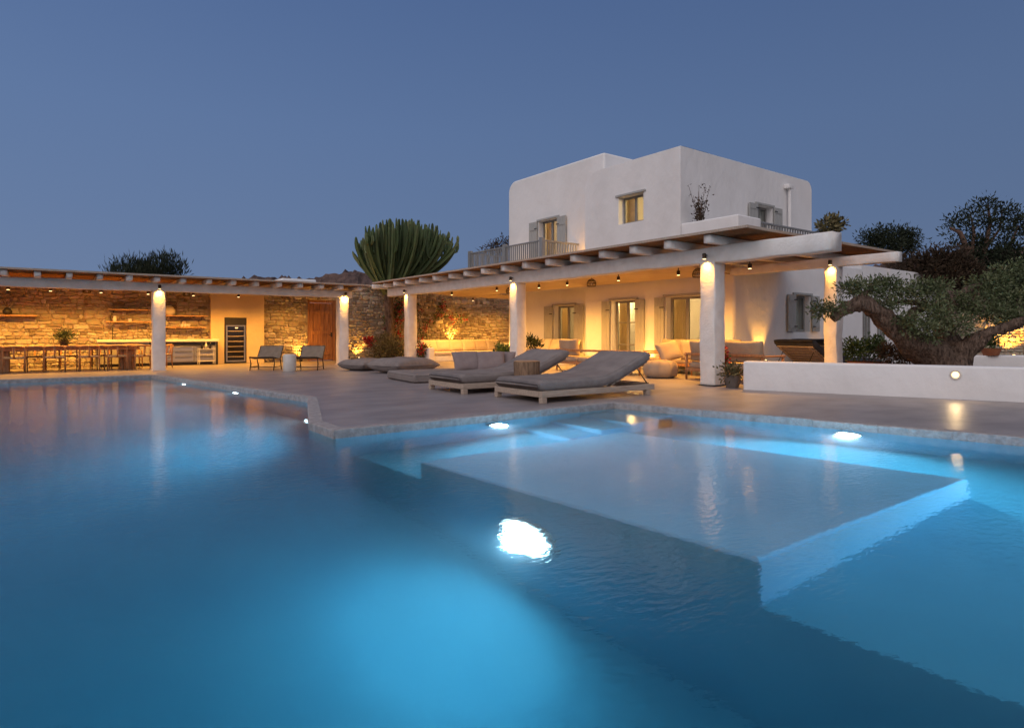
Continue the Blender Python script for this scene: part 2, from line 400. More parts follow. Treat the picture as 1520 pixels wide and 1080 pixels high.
nt.links.new(m3.outputs[0], bg.inputs['Color']); bg.inputs['Strength'].default_value = SKY_STRENGTH
sun = bpy.data.lights.new('sun', 'SUN'); sun.energy = .46; sun.angle = R(40); sun.color = (1,.84,.84)
so = bpy.data.objects.new('sun', sun); COL.objects.link(so)
so.rotation_euler = Vector((.74,.36,-.57)).to_track_quat('-Z','Y').to_euler()
scene.view_settings.view_transform = 'Standard'; scene.view_settings.look = 'None'
scene.view_settings.exposure = 0; scene.view_settings.gamma = 1; scene.view_settings.use_curve_mapping = False
cy = scene.cycles
cy.use_denoising = True; cy.max_bounces = 9; cy.diffuse_bounces = 4; cy.glossy_bounces = 4; cy.transmission_bounces = 8
cy.transparent_max_bounces = 10; cy.sample_clamp_indirect = 4.0; cy.sample_clamp_direct = 0; cy.caustics_reflective = False; cy.caustics_refractive = True
cy.blur_glossy = .6; cy.use_light_tree = True
try:
    cy.denoiser = 'OPENIMAGEDENOISE'; cy.denoising_prefilter = 'ACCURATE'
except Exception: pass

# ------------------------------------------------------------------ pool
A_=(2.25,18.85); B_=(3.61,10.63); C_p=(2.63,7.66); D_=(2.62,6.84); E_=(7.17,6.95)
def ef(y): return E_[0]+.215*(E_[1]-y)
F_=(ef(-8), -8.0)
POOL = [A_, B_, C_p, D_, E_, F_, (-24,-8.0), (-24,18.85)]           # clockwise seen from above
def flx(y): return 2.99+.107*(5.54-y) if y > 2.08 else 3.36+.08*(2.08-y)   # front wall of the shallow end
ZS, ZD, ZW = -1.15, -2.35, -.085
def sheet(mb, outer, hole, z):
    polys = [[Vector((x,y,0)) for x,y in outer]]+([[Vector((x,y,0)) for x,y in hole]] if hole else [])
    tris = tessellate_polygon(polys); pts = [p for q in polys for p in q]
    fs = []
    for t in tris:
        a, b, c = [pts[i] for i in t]
        fs.append(t if (b-a).cross(c-a).z > 0 else (t[0],t[2],t[1]))
    mb.add([(p.x,p.y,z) for p in pts], fs)
pb = MB()
for i in range(len(POOL)):                                        # walls
    (x0,y0), (x1,y1) = POOL[i], POOL[(i+1) % len(POOL)]
    pb.add([(x0,y0,-.03),(x1,y1,-.03),(x1,y1,ZD),(x0,y0,ZD)], [(0,1,2,3)])
line = [(flx(6.84),6.84),(flx(5.54),5.54),(flx(2.08),2.08),(flx(-8),-8)]
for i in range(3):
    (x0,y0),(x1,y1) = line[i], line[i+1]
    pb.add([(x0,y0,ZS),(x1,y1,ZS),(x1,y1,ZD),(x0,y0,ZD)], [(0,1,2,3)])
sheet(pb, [A_,B_,C_p,D_]+line+[(-24,-8.0),(-24,18.85)], None, ZD)
sheet(pb, line[::-1]+[E_,F_], None, ZS)
def prism(mb, poly, z0, z1, bev=.03):
    n = len(poly); c = Vector((sum(p[0] for p in poly)/n, sum(p[1] for p in poly)/n))
    ins = [tuple(Vector(p)+(c-Vector(p)).normalized()*bev) for p in poly]
    vs = [(x,y,z0) for x,y in poly]+[(x,y,z1-bev) for x,y in poly]+[(x,y,z1) for x,y in ins]
    fs = [(i,(i+1)%n,n+(i+1)%n,n+i) for i in range(n)]+[(n+i,n+(i+1)%n,2*n+(i+1)%n,2*n+i) for i in range(n)]+[tuple(2*n+i for i in range(n))]
    mb.add(vs, fs)
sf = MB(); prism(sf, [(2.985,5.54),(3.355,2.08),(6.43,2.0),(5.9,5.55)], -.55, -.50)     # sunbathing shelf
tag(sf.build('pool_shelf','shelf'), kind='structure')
pb.add([(flx(5.54),5.54,-.543),(flx(2.08),2.08,-.543),(flx(2.08),2.08,ZS),(flx(5.54),5.54,ZS)], [(0,1,2,3)])  # basin plaster over the front, so only the side shows the lamplit colour
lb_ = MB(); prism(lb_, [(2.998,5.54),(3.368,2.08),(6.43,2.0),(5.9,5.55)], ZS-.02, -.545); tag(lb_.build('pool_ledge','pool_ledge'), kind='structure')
st = MB()
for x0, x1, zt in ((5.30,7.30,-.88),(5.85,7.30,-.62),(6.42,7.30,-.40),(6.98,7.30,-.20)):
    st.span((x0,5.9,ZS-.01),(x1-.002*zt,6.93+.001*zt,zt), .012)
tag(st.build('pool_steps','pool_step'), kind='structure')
tag(pb.build('pool_basin','pool'), kind='structure')
wb = MB()
ex = []
cw = Vector((-8,6))
n = len(POOL)
for i in range(n):                                                # the water reaches 4 cm into the walls
    p0, p1, p2 = Vector(POOL[i-1]), Vector(POOL[i]), Vector(POOL[(i+1) % n])
    def nrm(a, b):
        t = (b-a).normalized(); return Vector((-t.y, t.x))
    m_ = (nrm(p0,p1)+nrm(p1,p2)).normalized()
    ex.append(tuple(p1+m_*.04))
sheet(wb, ex, None, ZW); k0 = len(wb.v)
wb.add([(x,y,ZW) for x,y in ex]+[(x,y,ZD-.1) for x,y in ex], [(i,n+i,n+(i+1)%n,(i+1)%n) for i in range(n)]+[tuple(n+i for i in range(n))])
wo = wb.build('water','water'); tag(wo, kind='structure')
bm = bmesh.new(); bm.from_mesh(wo.data); bmesh.ops.remove_doubles(bm, verts=bm.verts, dist=1e-5); bmesh.ops.recalc_face_normals(bm, faces=bm.faces); bm.to_mesh(wo.data); bm.free()

DECK = [(-24.0,18.87),(-24.0,24.7),(34,24.7),(34,-8),(F_[0]+.01,-8)]
dk = MB(); sheet(dk, [(-24,-8)]+[], None, 0) if False else None
sheet(dk, [(-24,18.85),(-24,26),(34,26),(34,-8),F_,E_,D_,C_p,B_,A_], None, 0.0)
tag(dk.build('deck','deck'), kind='structure')
# coping: a stone band round the pool edge with a nosing over the water, laid in slabs
cp = MB()
edge = [(-24,18.85),A_,B_,C_p,D_,E_,F_]
def off(i, d):
    p = Vector(edge[i]); ns = []
    if i > 0: t = (p-Vector(edge[i-1])).normalized(); ns.append(Vector((-t.y,t.x)))
    if i < len(edge)-1: t = (Vector(edge[i+1])-p).normalized(); ns.append(Vector((-t.y,t.x)))
    m_ = sum(ns, Vector((0,0))).normalized(); k = 1/max(.5, m_.dot(ns[0])); return p+m_*d*k
for i in range(len(edge)-1):
    L = (Vector(edge[i+1])-Vector(edge[i])).length; k = max(1, round(L/.72))
    a0, a1, b0, b1 = off(i,-.035), off(i+1,-.035), off(i,.13), off(i+1,.13)
    for j in range(k):
        q0, q1 = j/k, (j+1)/k-.005/L
        P = [a0.lerp(a1,q0), a0.lerp(a1,q1), b0.lerp(b1,q1), b0.lerp(b1,q0)]
        h = .006+rnd.uniform(0,.004); c = .008
        ji = [rnd.uniform(-.006,.006) for _ in range(2)]
        vs = [(P[0].x+ji[0],P[0].y+ji[0],-.086),(P[1].x+ji[1],P[1].y+ji[1],-.086),(P[0].x+ji[0],P[0].y+ji[0],h-c),(P[1].x+ji[1],P[1].y+ji[1],h-c)]
        t = (P[3]-P[0]).normalized()*c
        vs += [(P[0].x+t.x,P[0].y+t.y,h),(P[1].x+t.x,P[1].y+t.y,h),(P[2].x,P[2].y,h),(P[3].x,P[3].y,h),(P[2].x,P[2].y,-.02),(P[3].x,P[3].y,-.02)]
        cp.add(vs, [(0,1,3,2),(2,3,5,4),(4,5,6,7),(7,6,8,9),(0,2,4,7,9),(1,8,6,5,3)])
tag(cp.build('pool_coping','coping'), kind='structure')
# land outside the deck, and the rocky hill behind the house
gr = MB(); sheet(gr, [(-600,-600),(-600,900),(900,900),(900,-600)], [(-24,-8),(-24,26),(34,26),(34,-8)], -.06)
tag(gr.build('ground','terrain'), kind='structure')
prof = [(-900,40),(-200,55),(150,62),(330,72),(375,83),(430,85),(470,83),(495,87),(515,93),(540,92),(560,88),(600,74),(640,70),(760,60),(1150,60),(1260,92),(1310,104),(1350,112),(1400,122),(1470,128),(1600,130),(2400,100)]
def ridge(px):
    for i in range(len(prof)-1):
        if prof[i][0] <= px <= prof[i+1][0]:
            q = (px-prof[i][0])/(prof[i+1][0]-prof[i][0]); q = q*q*(3-2*q)
            return prof[i][1]+(prof[i+1][1]-prof[i][1])*q
    return 40
hl = MB(); NA, NR = 420, 34
for a in range(NA+1):
    th = R(-58+116*a/NA); px = CX+FPX*math.tan(th)
    for r in range(NR+1):
        D = 33+r*1.25 if r < 20 else 58+(r-20)*14
        d = D; p = cam_pt(px, HY, d)
        k = min(1, max(0, (D-33)/14)); k = k*k*(3-2*k)
        z = (-.3+(CAMH+ridge(px)/FPX*46+.3)*k)
        if D > 58: z *= max(0, 1-(D-58)/190)
        q = Vector((p.x, p.y, 0))
        rk = (noise.noise(q*.55)*.45+abs(noise.noise(q*1.5))*.55+abs(noise.noise(q*3.4))*.34+noise.noise(q*7.7)*.14)*k*min(1, 60/D)
        hl.v.append((p.x, p.y, z+rk*1.15-.3)); hl.t.append(.5)
for a in range(NA):
    for r in range(NR):
        b = a*(NR+1)+r; hl.f.append((b, b+NR+1, b+NR+2, b+1))
tag(hl.build('hills','terrain'), kind='structure')

# ------------------------------------------------------------------ pool lamps
def pool_lamp(label, p, nrm, energy, r=.13, tilt=-.35, angle=150, aim=None):
    p = Vector(p); nv = Vector(nrm).normalized()
    t = thing('pool_lamp', label, 'pool light', p, 0, 'underwater pool lamps')
    q = nv.to_track_quat('Z','Y').to_matrix().to_4x4()
    b = MB(); b.lathe((0,0,0), [(r*1.18,-.02),(r*1.18,.018),(r*1.02,.03),(r,.022)], 28); b.v = [tuple(q @ Vector(x)) for x in b.v]
    b.build('ring', 'steel', t, True, angle=40)
    b = MB(); b.lathe((0,0,0), [(r*.99,.012),(r*.9,.03),(r*.6,.045),(r*.2,.05)], 28); b.v = [tuple(q @ Vector(x)) for x in b.v]
    b.build('lens', 'pool_lens', t, True)
    l = lamp('SPOT', p+nv*.12, energy, t, (.62,.85,1.0), dirn=Vector(aim)-p if aim else nv+Vector((0,0,tilt)), angle=angle, blend=.9, radius=.10)
    return t
ab = (Vector(B_)-Vector(A_)).normalized(); nab = Vector((ab.y,-ab.x,0)); nab = -nab if nab.x > 0 else nab
def abx(y): return A_[0]+(B_[0]-A_[0])*(A_[1]-y)/(A_[1]-B_[1])
pool_lamp('round underwater lamp near the far left corner of the pool', (abx(16.45)-.01,16.45,-.36), nab, 260)
pool_lamp('round underwater lamp under the left deck edge, nearer than the far corner', (abx(13.55)-.01,13.55,-.42), nab, 260)
nbc = Vector((C_p[1]-B_[1], -(C_p[0]-B_[0]), 0)).normalized()
pool_lamp('underwater lamp glaring beside the projecting deck corner', (2.63+.98*.50-.02,7.66+2.97*.50,-.78), nbc, 480)
pool_lamp('underwater lamp on the wall left of the corner steps', (4.80,6.83,-.30), (0,-1,0), 330, .10, tilt=-.1, angle=178)
pool_lamp('underwater lamp under the coping below the long white wall', (ef(3.68)-.015,3.68,-.40), (-1,-.2,0), 620, .14, tilt=-.1, angle=178)
pool_lamp('large blazing underwater lamp below the front of the sunken shelf', (flx(4.02)-.01,4.02,-1.50), (-1,-.1,0), 175, .27, tilt=-.13, angle=176)
pool_lamp('underwater lamp at the right edge lighting the side of the shelf', (ef(-.9)-.015,-.9,-.66), (-1,.25,0), 2400, .14, angle=64, aim=(4.7,2.05,-.72))
# ------------------------------------------------------------------ house
XF, XL = 14.7, 15.3            # facade of the right block, of the recessed left block
YC = 9.83                      # ground floor corner
house = thing('house', 'white two storey house with rounded corners, grey shutters and lit windows', 'house', (XF,YC,0))
def block(name, x0, x1, prof, bev=.05, far=0.0):
    """closed (y,z) outline extruded along x, arrises softened"""
    n = len(prof)
    ax, ay, az = XF, YC, 0
    bm = bmesh.new(); zt = max(z for _, z in prof); k = 9
    cuts = [(x0, 99)] + ([(x1-far+far*math.sin(R(90*i/k)), zt-far+far*math.cos(R(90*i/k))) for i in range(k+1)] if far else [(x1, 99)])   # far: soft rounded roof edge at the far end
    rings = [[bm.verts.new((x-ax, y-ay, min(z, cap))) for y, z in prof] for x, cap in cuts]
    bm.faces.new(rings[0]); bm.faces.new(rings[-1][::-1])
    for f0, f1 in zip(rings, rings[1:]):
        for i in range(n): bm.faces.new((f0[(i+1)%n], f0[i], f1[i], f1[(i+1)%n]))
    bmesh.ops.dissolve_degenerate(bm, dist=1e-5, edges=bm.edges)
    bmesh.ops.recalc_face_normals(bm, faces=bm.faces)
    es = [e for e in bm.edges if (len(e.link_faces) == 2 and e.calc_face_angle(0) > .7 and max(v.co.z for v in e.verts) > 1)]
    if bev: bmesh.ops.bevel(bm, geom=es, offset=bev, segments=3, profile=.5, affect='EDGES', clamp_overlap=True)
    me = bpy.data.meshes.new(name); bm.to_mesh(me); bm.free(); me.materials.append(M['plaster'])
    o = bpy.data.objects.new(name, me); COL.objects.link(o); o.parent = house
    return o
def arc(cy_, cz, r, a0, a1, k=8): return [(cy_+r*math.cos(R(a0+(a1-a0)*i/k)), cz+r*math.sin(R(a0+(a1-a0)*i/k))) for i in range(k+1)]
YR, YM, YE = 11.6, 15.6, 20.8
ground_wall = block('wall', XF, 22.0, [(YC,-.05),(YC,3.28),(YM,3.28),(YM,-.05)], .07)
upper_wall = block('wall', XF, 22.03, [(YR,3.28),(YR,6.50)]+arc(YM-.62,5.88,.62,90,0)+[(YM,3.28)], .07, .34)
left_wall = block('wall', XL, 22.0, [(15.28,-.05),(15.28,7.27)]+arc(YE-.45,6.82,.45,90,0)+[(YE,-.05)], .07)
par = MB(); par.soft((XF+.55,(YC+YR)/2-.05,3.72),(1.1,YR-YC+.1,1.06),.05)
pa = par.build('parapet','plaster',house,True,world=True,angle=40)
wing_wall = block('wall', 22.1, 28.4, [(YC+.1,-.05),(YC+.1,3.40),(15,3.42),(15,-.05)], .10, .35)
fl = MB(); fl.span((XF-.01,YR+.12,6.50),(XF+.35,YR+.45,6.515)); 
fl = MB(); fl.box((XF+.75,YR+.10,6.507),(1.3,.16,.014)); fl.build('roof_flashing','black',house,world=True)

def smooth_bevels(o):
    me = o.data
    me.polygons.foreach_set('use_smooth', [max(abs(x) for x in p.normal) < .9995 for p in me.polygons])
# frame: O origin on wall, A along it to the right seen from outside, N outward
def wp(O, A, N, a, z, n): return Vector((O[0]+A[0]*a+N[0]*n, O[1]+A[1]*a+N[1]*n, z))
def wbox(mb, O, A, N, a0, a1, z0, z1, n0, n1, r=.006): mb.span(wp(O,A,N,a0,z0,n0), wp(O,A,N,a1,z1,n1), r)
def window(O, A, N, a0, a1, z0, z1, name='window', mull=1, bars=0, depth=.2, shut=(1,1), sw=None, sill=True, label=None, curtain=True, fw=.07):
    f = MB(); d0, d1 = -depth-.06, -depth
    wbox(f,O,A,N,a0,a0+fw,z0,z1,d0,d1); wbox(f,O,A,N,a1-fw,a1,z0,z1,d0,d1)
    wbox(f,O,A,N,a0+fw,a1-fw,z1-fw,z1,d0,d1); wbox(f,O,A,N,a0+fw,a1-fw,z0,z0+fw,d0,d1)
    w = a1-a0
    for i in range(mull):
        c = a0+w*(i+1)/(mull+1); wbox(f,O,A,N,c-.05,c+.05,z0+fw,z1-fw,d0+.003,d1-.003)
    for i in range(bars):
        c = z0+(z1-z0)*(i+1)/(bars+1); wbox(f,O,A,N,a0+fw,a1-fw,c-.018,c+.018,d0+.012,d1-.012)
    o = f.build(name,'frame',house,world=True)
    if label: o['label'] = label
    g_ = MB(); wbox(g_,O,A,N,a0+fw-.01,a1-fw+.01,z0+fw-.01,z1-fw+.01,-depth-.036,-depth-.028,0); g_.build('pane','glass',o,world=True)
    l_ = MB(); wbox(l_,O,A,N,a0-.10,a1+.10,z1+.004,z1+.075,-.02,.05,.01); l_.build('lintel','shutter',o,world=True)
    sw = sw or w/2*.98
    for sgn, on in ((-1,shut[0]),(1,shut[1])):
        if not on: continue
        s0, s1 = (a0-.03-sw, a0-.03) if sgn < 0 else (a1+.03, a1+.03+sw)
        b = MB(); np_ = max(2, round((s1-s0)/.13))
        for j in range(np_):
            p0 = s0+(s1-s0)*j/np_; p1 = s0+(s1-s0)*(j+1)/np_-.004
            wbox(b,O,A,N,p0,p1,z0,z1,.045,.080+.002*(j%2),.005)
        for zz in (z0+(z1-z0)*.14, z0+(z1-z0)*.86): wbox(b,O,A,N,s0+.03,s1-.03,zz-.05,zz+.05,.0815,.10,.005)
        sh = b.build('shutter','shutter',house,world=True)
        e = s1 if sgn < 0 else s0
        for zz in (z0+(z1-z0)*.14, z0+(z1-z0)*.86):
            h = MB(); q = (e-.14, e+.02) if sgn < 0 else (e-.02, e+.14)
            wbox(h,O,A,N,*q,zz-.015,zz+.015,.1005,.112,0); h.build('hinge','black',sh,world=True)
    if curtain:
        for q0, q1 in ((a0-.12,a0+w*.26),(a1-w*.26,a1+.12)):
            c = MB(); K = 26; vs = []; fs = []
            for i in range(K+1):
                a = q0+(q1-q0)*i/K; nn = -depth-.30+.035*math.sin(i*1.35)
                vs += [wp(O,A,N,a,z0+.03,nn), wp(O,A,N,a,z1+.03,nn*1.0), wp(O,A,N,a,z1+.03,nn-.012), wp(O,A,N,a,z0+.03,nn-.012)]
            for i in range(K):
                for j in range(4): fs.append((i*4+j,(i+1)*4+j,(i+1)*4+(j+1)%4,i*4+(j+1)%4))
            c.add(vs, fs); c.build('curtain','curtain',o,True,world=True)
    return o
FN, FA = (-1,0), (0,-1); RN, RA = (0,-1), (1,0)
def fa(px, X=XF, y0=YM): return y0-onx(px, X)          # distance along the facade from y0
OF = (XF,YM); OL = (XL,YE); OR_ = (XF,YC); OU = (XF,YR)
d1 = (fa(908),fa(944)); d2 = (fa(989),fa(1040)); wu = (fa(918),fa(955)); 
lw = (YE-onx(823,XL), YE-onx(853,XL)); lb = (YE-onx(800,XL), YE-onx(828,XL))
rw = (ony(1179,YC)-XF, ony(1202,YC)-XF); ru = (ony(1123,YR)-XF, ony(1146,YR)-XF)
def opening(O,A,N,a0,a1,z0,z1,depth): return (wp(O,A,N,a0,z0,.3), wp(O,A,N,a1,z1,-depth))
def room(O,A,N,a0,a1,z0,z1,n0,n1): return (wp(O,A,N,a0,z0,n0), wp(O,A,N,a1,z1,n1))
cut(ground_wall, [opening(OF,FA,FN,*d1,.02,2.13,.32), opening(OF,FA,FN,*d2,.02,2.15,.32), opening(OR_,RA,RN,*rw,1.13,2.22,.34)])
cut(ground_wall, [room(OF,FA,FN,.3,YM-YC-.6,-.0,2.7,-.30,-3.6)])
cut(upper_wall, [opening(OF,FA,FN,*wu,4.55,5.42,.36), opening(OU,RA,RN,*ru,4.30,5.28,.36)])
cut(upper_wall, [room(OF,FA,FN,.5,3.4,3.5,5.9,-.34,-3.0)])
cut(left_wall, [opening(OL,FA,FN,*lw,.02,2.10,.32), opening(OL,FA,FN,*lb,3.42,5.40,.32)])
cut(left_wall, [room(OL,FA,FN,.4,4.6,0,2.7,-.30,-2.6), room(OL,FA,FN,.4,4.2,3.4,5.9,-.30,-2.6)])
window(OF,FA,FN,*d1,.03,2.13,'door',1,2,.2,(1,1),.36,label='glazed double door left of its neighbour, half open')
window(OF,FA,FN,*d2,.03,2.15,'door',1,0,.2,(1,0),.36)
window(OF,FA,FN,*wu,4.56,5.42,'window',1,0,.24,(0,0),curtain=True)
window(OL,FA,FN,*lw,.03,2.10,'door',1,0,.2,(1,1),.50)
window(OL,FA,FN,*lb,3.43,5.40,'door',1,0,.2,(1,1),.50)
window(OR_,RA,RN,*rw,1.14,2.22,'window',0,0,.16,(1,1),.42,curtain=False)
window(OU,RA,RN,*ru,4.31,5.28,'window',1,0,.2,(1,1),.48,curtain=False)
OW = (22.1,YC+.1)
for i,(p0,p1) in enumerate(((1274,1290),(1302,1312))):
    a0 = ony(p0,YC+.1)-22.1; a1 = ony(p1,YC+.1)-22.1
    window(OW,RA,RN,max(.1,a0),a1,.03,2.15,'shutter_door',1,0,-.04,(0,0),curtain=False)
for o_ in (ground_wall,upper_wall,left_wall,wing_wall): smooth_bevels(o_)
# lights inside the rooms (lit lamps seen through the glass)
lamp('POINT',(XF+1.5,12.9,2.2),110,house,(1,.62,.25),radius=.15)
lamp('POINT',(XF+1.6,15.05,2.2),95,house,(1,.60,.22),radius=.15)
lamp('POINT',(XL+1.4,17.6,2.2),95,house,(1,.60,.22),radius=.15)
lamp('POINT',(XF+1.3,13.0,5.4),85,house,(1,.66,.26),radius=.15)
lamp('POINT',(XL+1.5,18.6,5.3),45,house,(1,.62,.28),radius=.15)
# wall sconces inside, visible through the right-hand door
for yy in (11.5,12.0):
    b = MB(); b.lathe((XF+2.2,yy,1.75),[(.03,0),(.075,.06),(.075,.14),(.03,.2)],12); b.build('lamp_shade','lamp_on',house,True,world=True)
# balcony over the pergola
bal = MB(); bal.span((13.55,16.45,3.25),(XL+.02,YE+.3,3.38),.02); bo = bal.build('balcony','plaster',house,world=True)
ra = MB()
def rail(mb, P0, P1, z0, z1, step=.115, post=True):
    P0 = Vector(P0); P1 = Vector(P1); L = (P1-P0).length; t = (P1-P0)/L
    m = Matrix.Rotation(math.atan2(t.y,t.x),4,'Z'); mid = (P0+P1)/2
    mb.box((mid.x,mid.y,z1-.03),(L,.075,.05),m,.006); mb.box((mid.x,mid.y,z0+.09),(L,.05,.05),m,.006)
    k = int(L/step)
    for i in range(1,k):
        p = P0+t*(L*i/k); mb.box((p.x,p.y,(z0+z1)/2+.02),(.045,.03,z1-z0-.17),m)
rail(ra,(13.6,16.55,0),(13.6,YE+.25,0),3.38,4.29); rail(ra,(13.6,16.55,0),(XL-.02,16.55,0),3.38,4.29); rail(ra,(13.6,YE+.25,0),(XL+.4,YE+.25,0),3.38,4.29)
for p in ((13.6,16.55),(13.6,YE+.25),(13.6,18.7)): ra.span((p[0]-.075,p[1]-.075,3.38),(p[0]+.075,p[1]+.075,4.36),.012)
ra.build('railing','rail_paint',bo,world=True)
lamp('POINT',(XL-.35,15.95,3.75),22,house,WARM,radius=.08); lamp('POINT',(XL-.35,19.6,3.6),8,house,WARM,radius=.08)
# terrace railing past the parapet on the right side, and the rain pipe
tr_ = MB(); rail(tr_,(XF+1.12,YC+.03,0),(19.2,YC+.03,0),3.32,4.2,.14); tr_.build('railing','rail_paint',house,world=True)
dp = MB(); px_ = ony(1168,YR); dp.tube([(px_,YR+.2,6.05),(px_,YR-.10,6.05),(px_,YR-.10,5.95),(px_,YR-.10,3.3)],.058,12)
dp.box((px_-.05,YR-.1,6.08),(.30,.2,.14),None,.02); dp.build('downpipe','plaster',house,True,world=True,angle=40)

# ------------------------------------------------------------------ pergola in front of the house
perg = thing('pergola', 'white timber pergola with reed roof on four rough columns in front of the house', 'pergola', (11.2,15,0))
XP = 11.2
for (x, y, s, ztop) in ((XP,8.02,.37,2.56),(XP,14.75,.36,2.56),(XP,21.55,.36,2.56),(14.55,7.15,.30,2.62)):
    b = MB(); rough_bar(b,(x,y,0),(x,y,ztop),s,s,x+y,.022,40,1.5,up=Vector((1,0,0)))
    c = b.build('column','white_wood',perg,True,world=True)
    b = MB(); b.box((x,y,.012),(s*1.06,s*1.06,.022)); b.build('base_plate','black',c,world=True)
b = MB(); rough_bar(b,(XP,5.45,2.715),(XP,23.2,2.715),.34,.33,3.0,.03,90,.8); b.build('beam','white_wood',perg,True,world=True)
b = MB(); rough_bar(b,(14.55,5.75,2.72),(14.55,YC-.02,2.72),.20,.21,5.0,.015,24,.8); b.build('beam','white_wood',perg,True,world=True)
PE = 10.5
for i in range(17):
    y = 7.62+i*.99
    b = MB(); x1 = XF-.03 if y < YM else XL-.03
    if y < YC: x1 = 16.9
    rough_bar(b,(PE+rnd.uniform(-.04,.04),y,2.955),(x1,y+rnd.uniform(-.03,.03),2.955),.165,.165,i*1.7,.014,14,1.2); b.build('rafter','white_wood',perg,True,world=True)
b = MB(); b.span((PE-.08,6.72,3.045),(XF-.02,23.25,3.085),.01)
b.span((XF-.018,6.72,3.043),(17.05,YC-.04,3.083),.01); b.span((XF-.018,15.7,3.044),(XL-.03,23.2,3.084),.01)
b.span((XL-.028,YE+.06,3.042),(19,23.25,3.082),.01)
ro = b.build('reed_roof','reed',perg,world=True)
b = MB(); b.span((PE-.11,6.69,3.05),(PE-.082,23.27,3.10)); b.span((PE-.08,6.69,3.05),(17.05,6.718,3.10)); b.build('roof_trim','pale_wood',ro,world=True)
b = MB()
for i in range(23):                                               # slatted ceiling under the rafters, dipping to the house wall
    x = XP+.30+i*.138; z = 2.855-.19*(x-XP-.2)/(XF-XP-.2); y1 = 23.2
    b.box((x,(YC+.05+y1)/2,z),(.10,y1-YC-.05,.022),Matrix.Rotation(.054,4,'Y'))
for i in range(26): b.box((XF+.12+i*.16,22.04,2.66),(.11,2.32,.022))
b.build('ceiling_slats','slat',perg,world=True)

# ------------------------------------------------------------------ long pavilion on the left
pav = thing('pavilion', 'long open pavilion with white beam and reed roof over the dining table and kitchen', 'pavilion', (2.6,21.1,0))
YP, YB = 21.1, 24.35
for x in (-3.0,2.68,8.32):
    b = MB(); rough_bar(b,(x,YP,0),(x,YP,2.33),.34,.34,x+2,.020,34,1.5,up=Vector((1,0,0)))
    c = b.build('column','white_wood',pav,True,world=True)
    b = MB(); b.box((x,YP,.012),(.37,.37,.022)); b.build('base_plate','white_wood',c,world=True)
b = MB(); rough_bar(b,(-9,YP,2.445),(8.62,YP,2.445),.28,.245,8.0,.026,90,.8); b.build('beam','white_wood',pav,True,world=True)
for i in range(-9,15):
    x = -.85+i*.682
    b = MB(); rough_bar(b,(x,20.38+rnd.uniform(-.04,.04),2.635),(x+rnd.uniform(-.02,.02),YB,2.635),.135,.135,i*2.3+1,.012,12,1.2); b.build('rafter','white_wood',pav,True,world=True)
b = MB(); b.span((-9,20.28,2.705),(8.95,YB+.02,2.745),.01); ro = b.build('reed_roof','reed',pav,world=True)
b = MB(); b.span((-9,20.25,2.712),(8.97,20.278,2.762)); b.span((8.952,20.28,2.712),(8.98,YB,2.762)); b.build('roof_trim','pale_wood',ro,world=True)

# ------------------------------------------------------------------ rubble walls
def rubble(mb, O, A, N, L, H, skip=(), hs=(.06,.20), ls=(.09,.42), dmax=.058):
    z = 0; 
    def inside(a0,a1,z0,z1): return any(a1 > s[0]+.02 and a0 < s[1]-.02 and z1 > s[2]+.02 and z0 < s[3]-.02 for s in skip)
    while z < H-.03:
        h = min(rnd.uniform(*hs), H-z)
        if H-z-h < .06: h = H-z
        a = -rnd.uniform(0,.2)
        while a < L:
            l = rnd.uniform(*ls)*(.7 if h < .12 else 1); a0, a1 = max(0,a), min(L,a+l); a += l
            if a1-a0 < .05: continue
            parts_ = [(a0,a1,z,z+h)]
            if h > .15 and rnd.random() < .3: q = z+h*rnd.uniform(.4,.6); parts_ = [(a0,a1,z,q),(a0,a1,q,z+h)]
            for (p0,p1,z0,z1) in parts_:
                if inside(p0,p1,z0,z1): continue
                w, hh = p1-p0, z1-z0; mb.tone = min(1,max(0,rnd.gauss(.5,.24)))
                g = .004; cc = min(w,hh)*rnd.uniform(.14,.36); dd = rnd.uniform(.010,dmax)
                j = lambda s: rnd.uniform(-s,s)
                o_ = [(p0+g+cc,z0+g),(p1-g-cc,z0+g),(p1-g,z0+g+cc),(p1-g,z1-g-cc),(p1-g-cc,z1-g),(p0+g+cc,z1-g),(p0+g,z1-g-cc),(p0+g,z0+g+cc)]
                o_ = [(x+j(.014),y+j(.014)) for x,y in o_]
                o_ = [(x+.05*noise.noise(Vector((x*1.7,y*1.7,11))), min(H,max(0,y+.085*noise.noise(Vector((x*1.15,y*1.3,3)))*min(1,(H-y)/.2,y/.15+.05)))) for x,y in o_]
                cx_, cz_ = sum(q[0] for q in o_)/8, sum(q[1] for q in o_)/8; i1 = 1-.05/max(.08,min(w,hh))*.35; 
                v0 = [wp(O,A,N,x,y,.0) for x,y in o_]
                v1 = [wp(O,A,N,cx_+(x-cx_)*i1,cz_+(y-cz_)*i1,dd+j(.006)) for x,y in o_]
                v2 = [wp(O,A,N,cx_+(x-cx_)*i1*.6+j(.01),cz_+(y-cz_)*i1*.6+j(.01),dd+.012+j(.008)) for x,y in o_]
                fs = [(i,(i+1)%8,8+(i+1)%8,8+i) for i in range(8)]+[(8+i,8+(i+1)%8,16+(i+1)%8,16+i) for i in range(8)]+[tuple(16+i for i in range(8))]
                mb.add(v0+v1+v2, fs)
        z += h
bw = thing('stone_wall', 'long warm lit rubble stone wall behind the pavilion and the pergola', 'wall', (4,24.5,0))
WO, WA, WN = (-9.0,24.45), (1,0), (0,-1)
door_a = (ony(456.5,24.45)+9, ony(498.5,24.45)+9)
pl_a = (ony(313,24.25)+9, ony(392,24.25)+9)
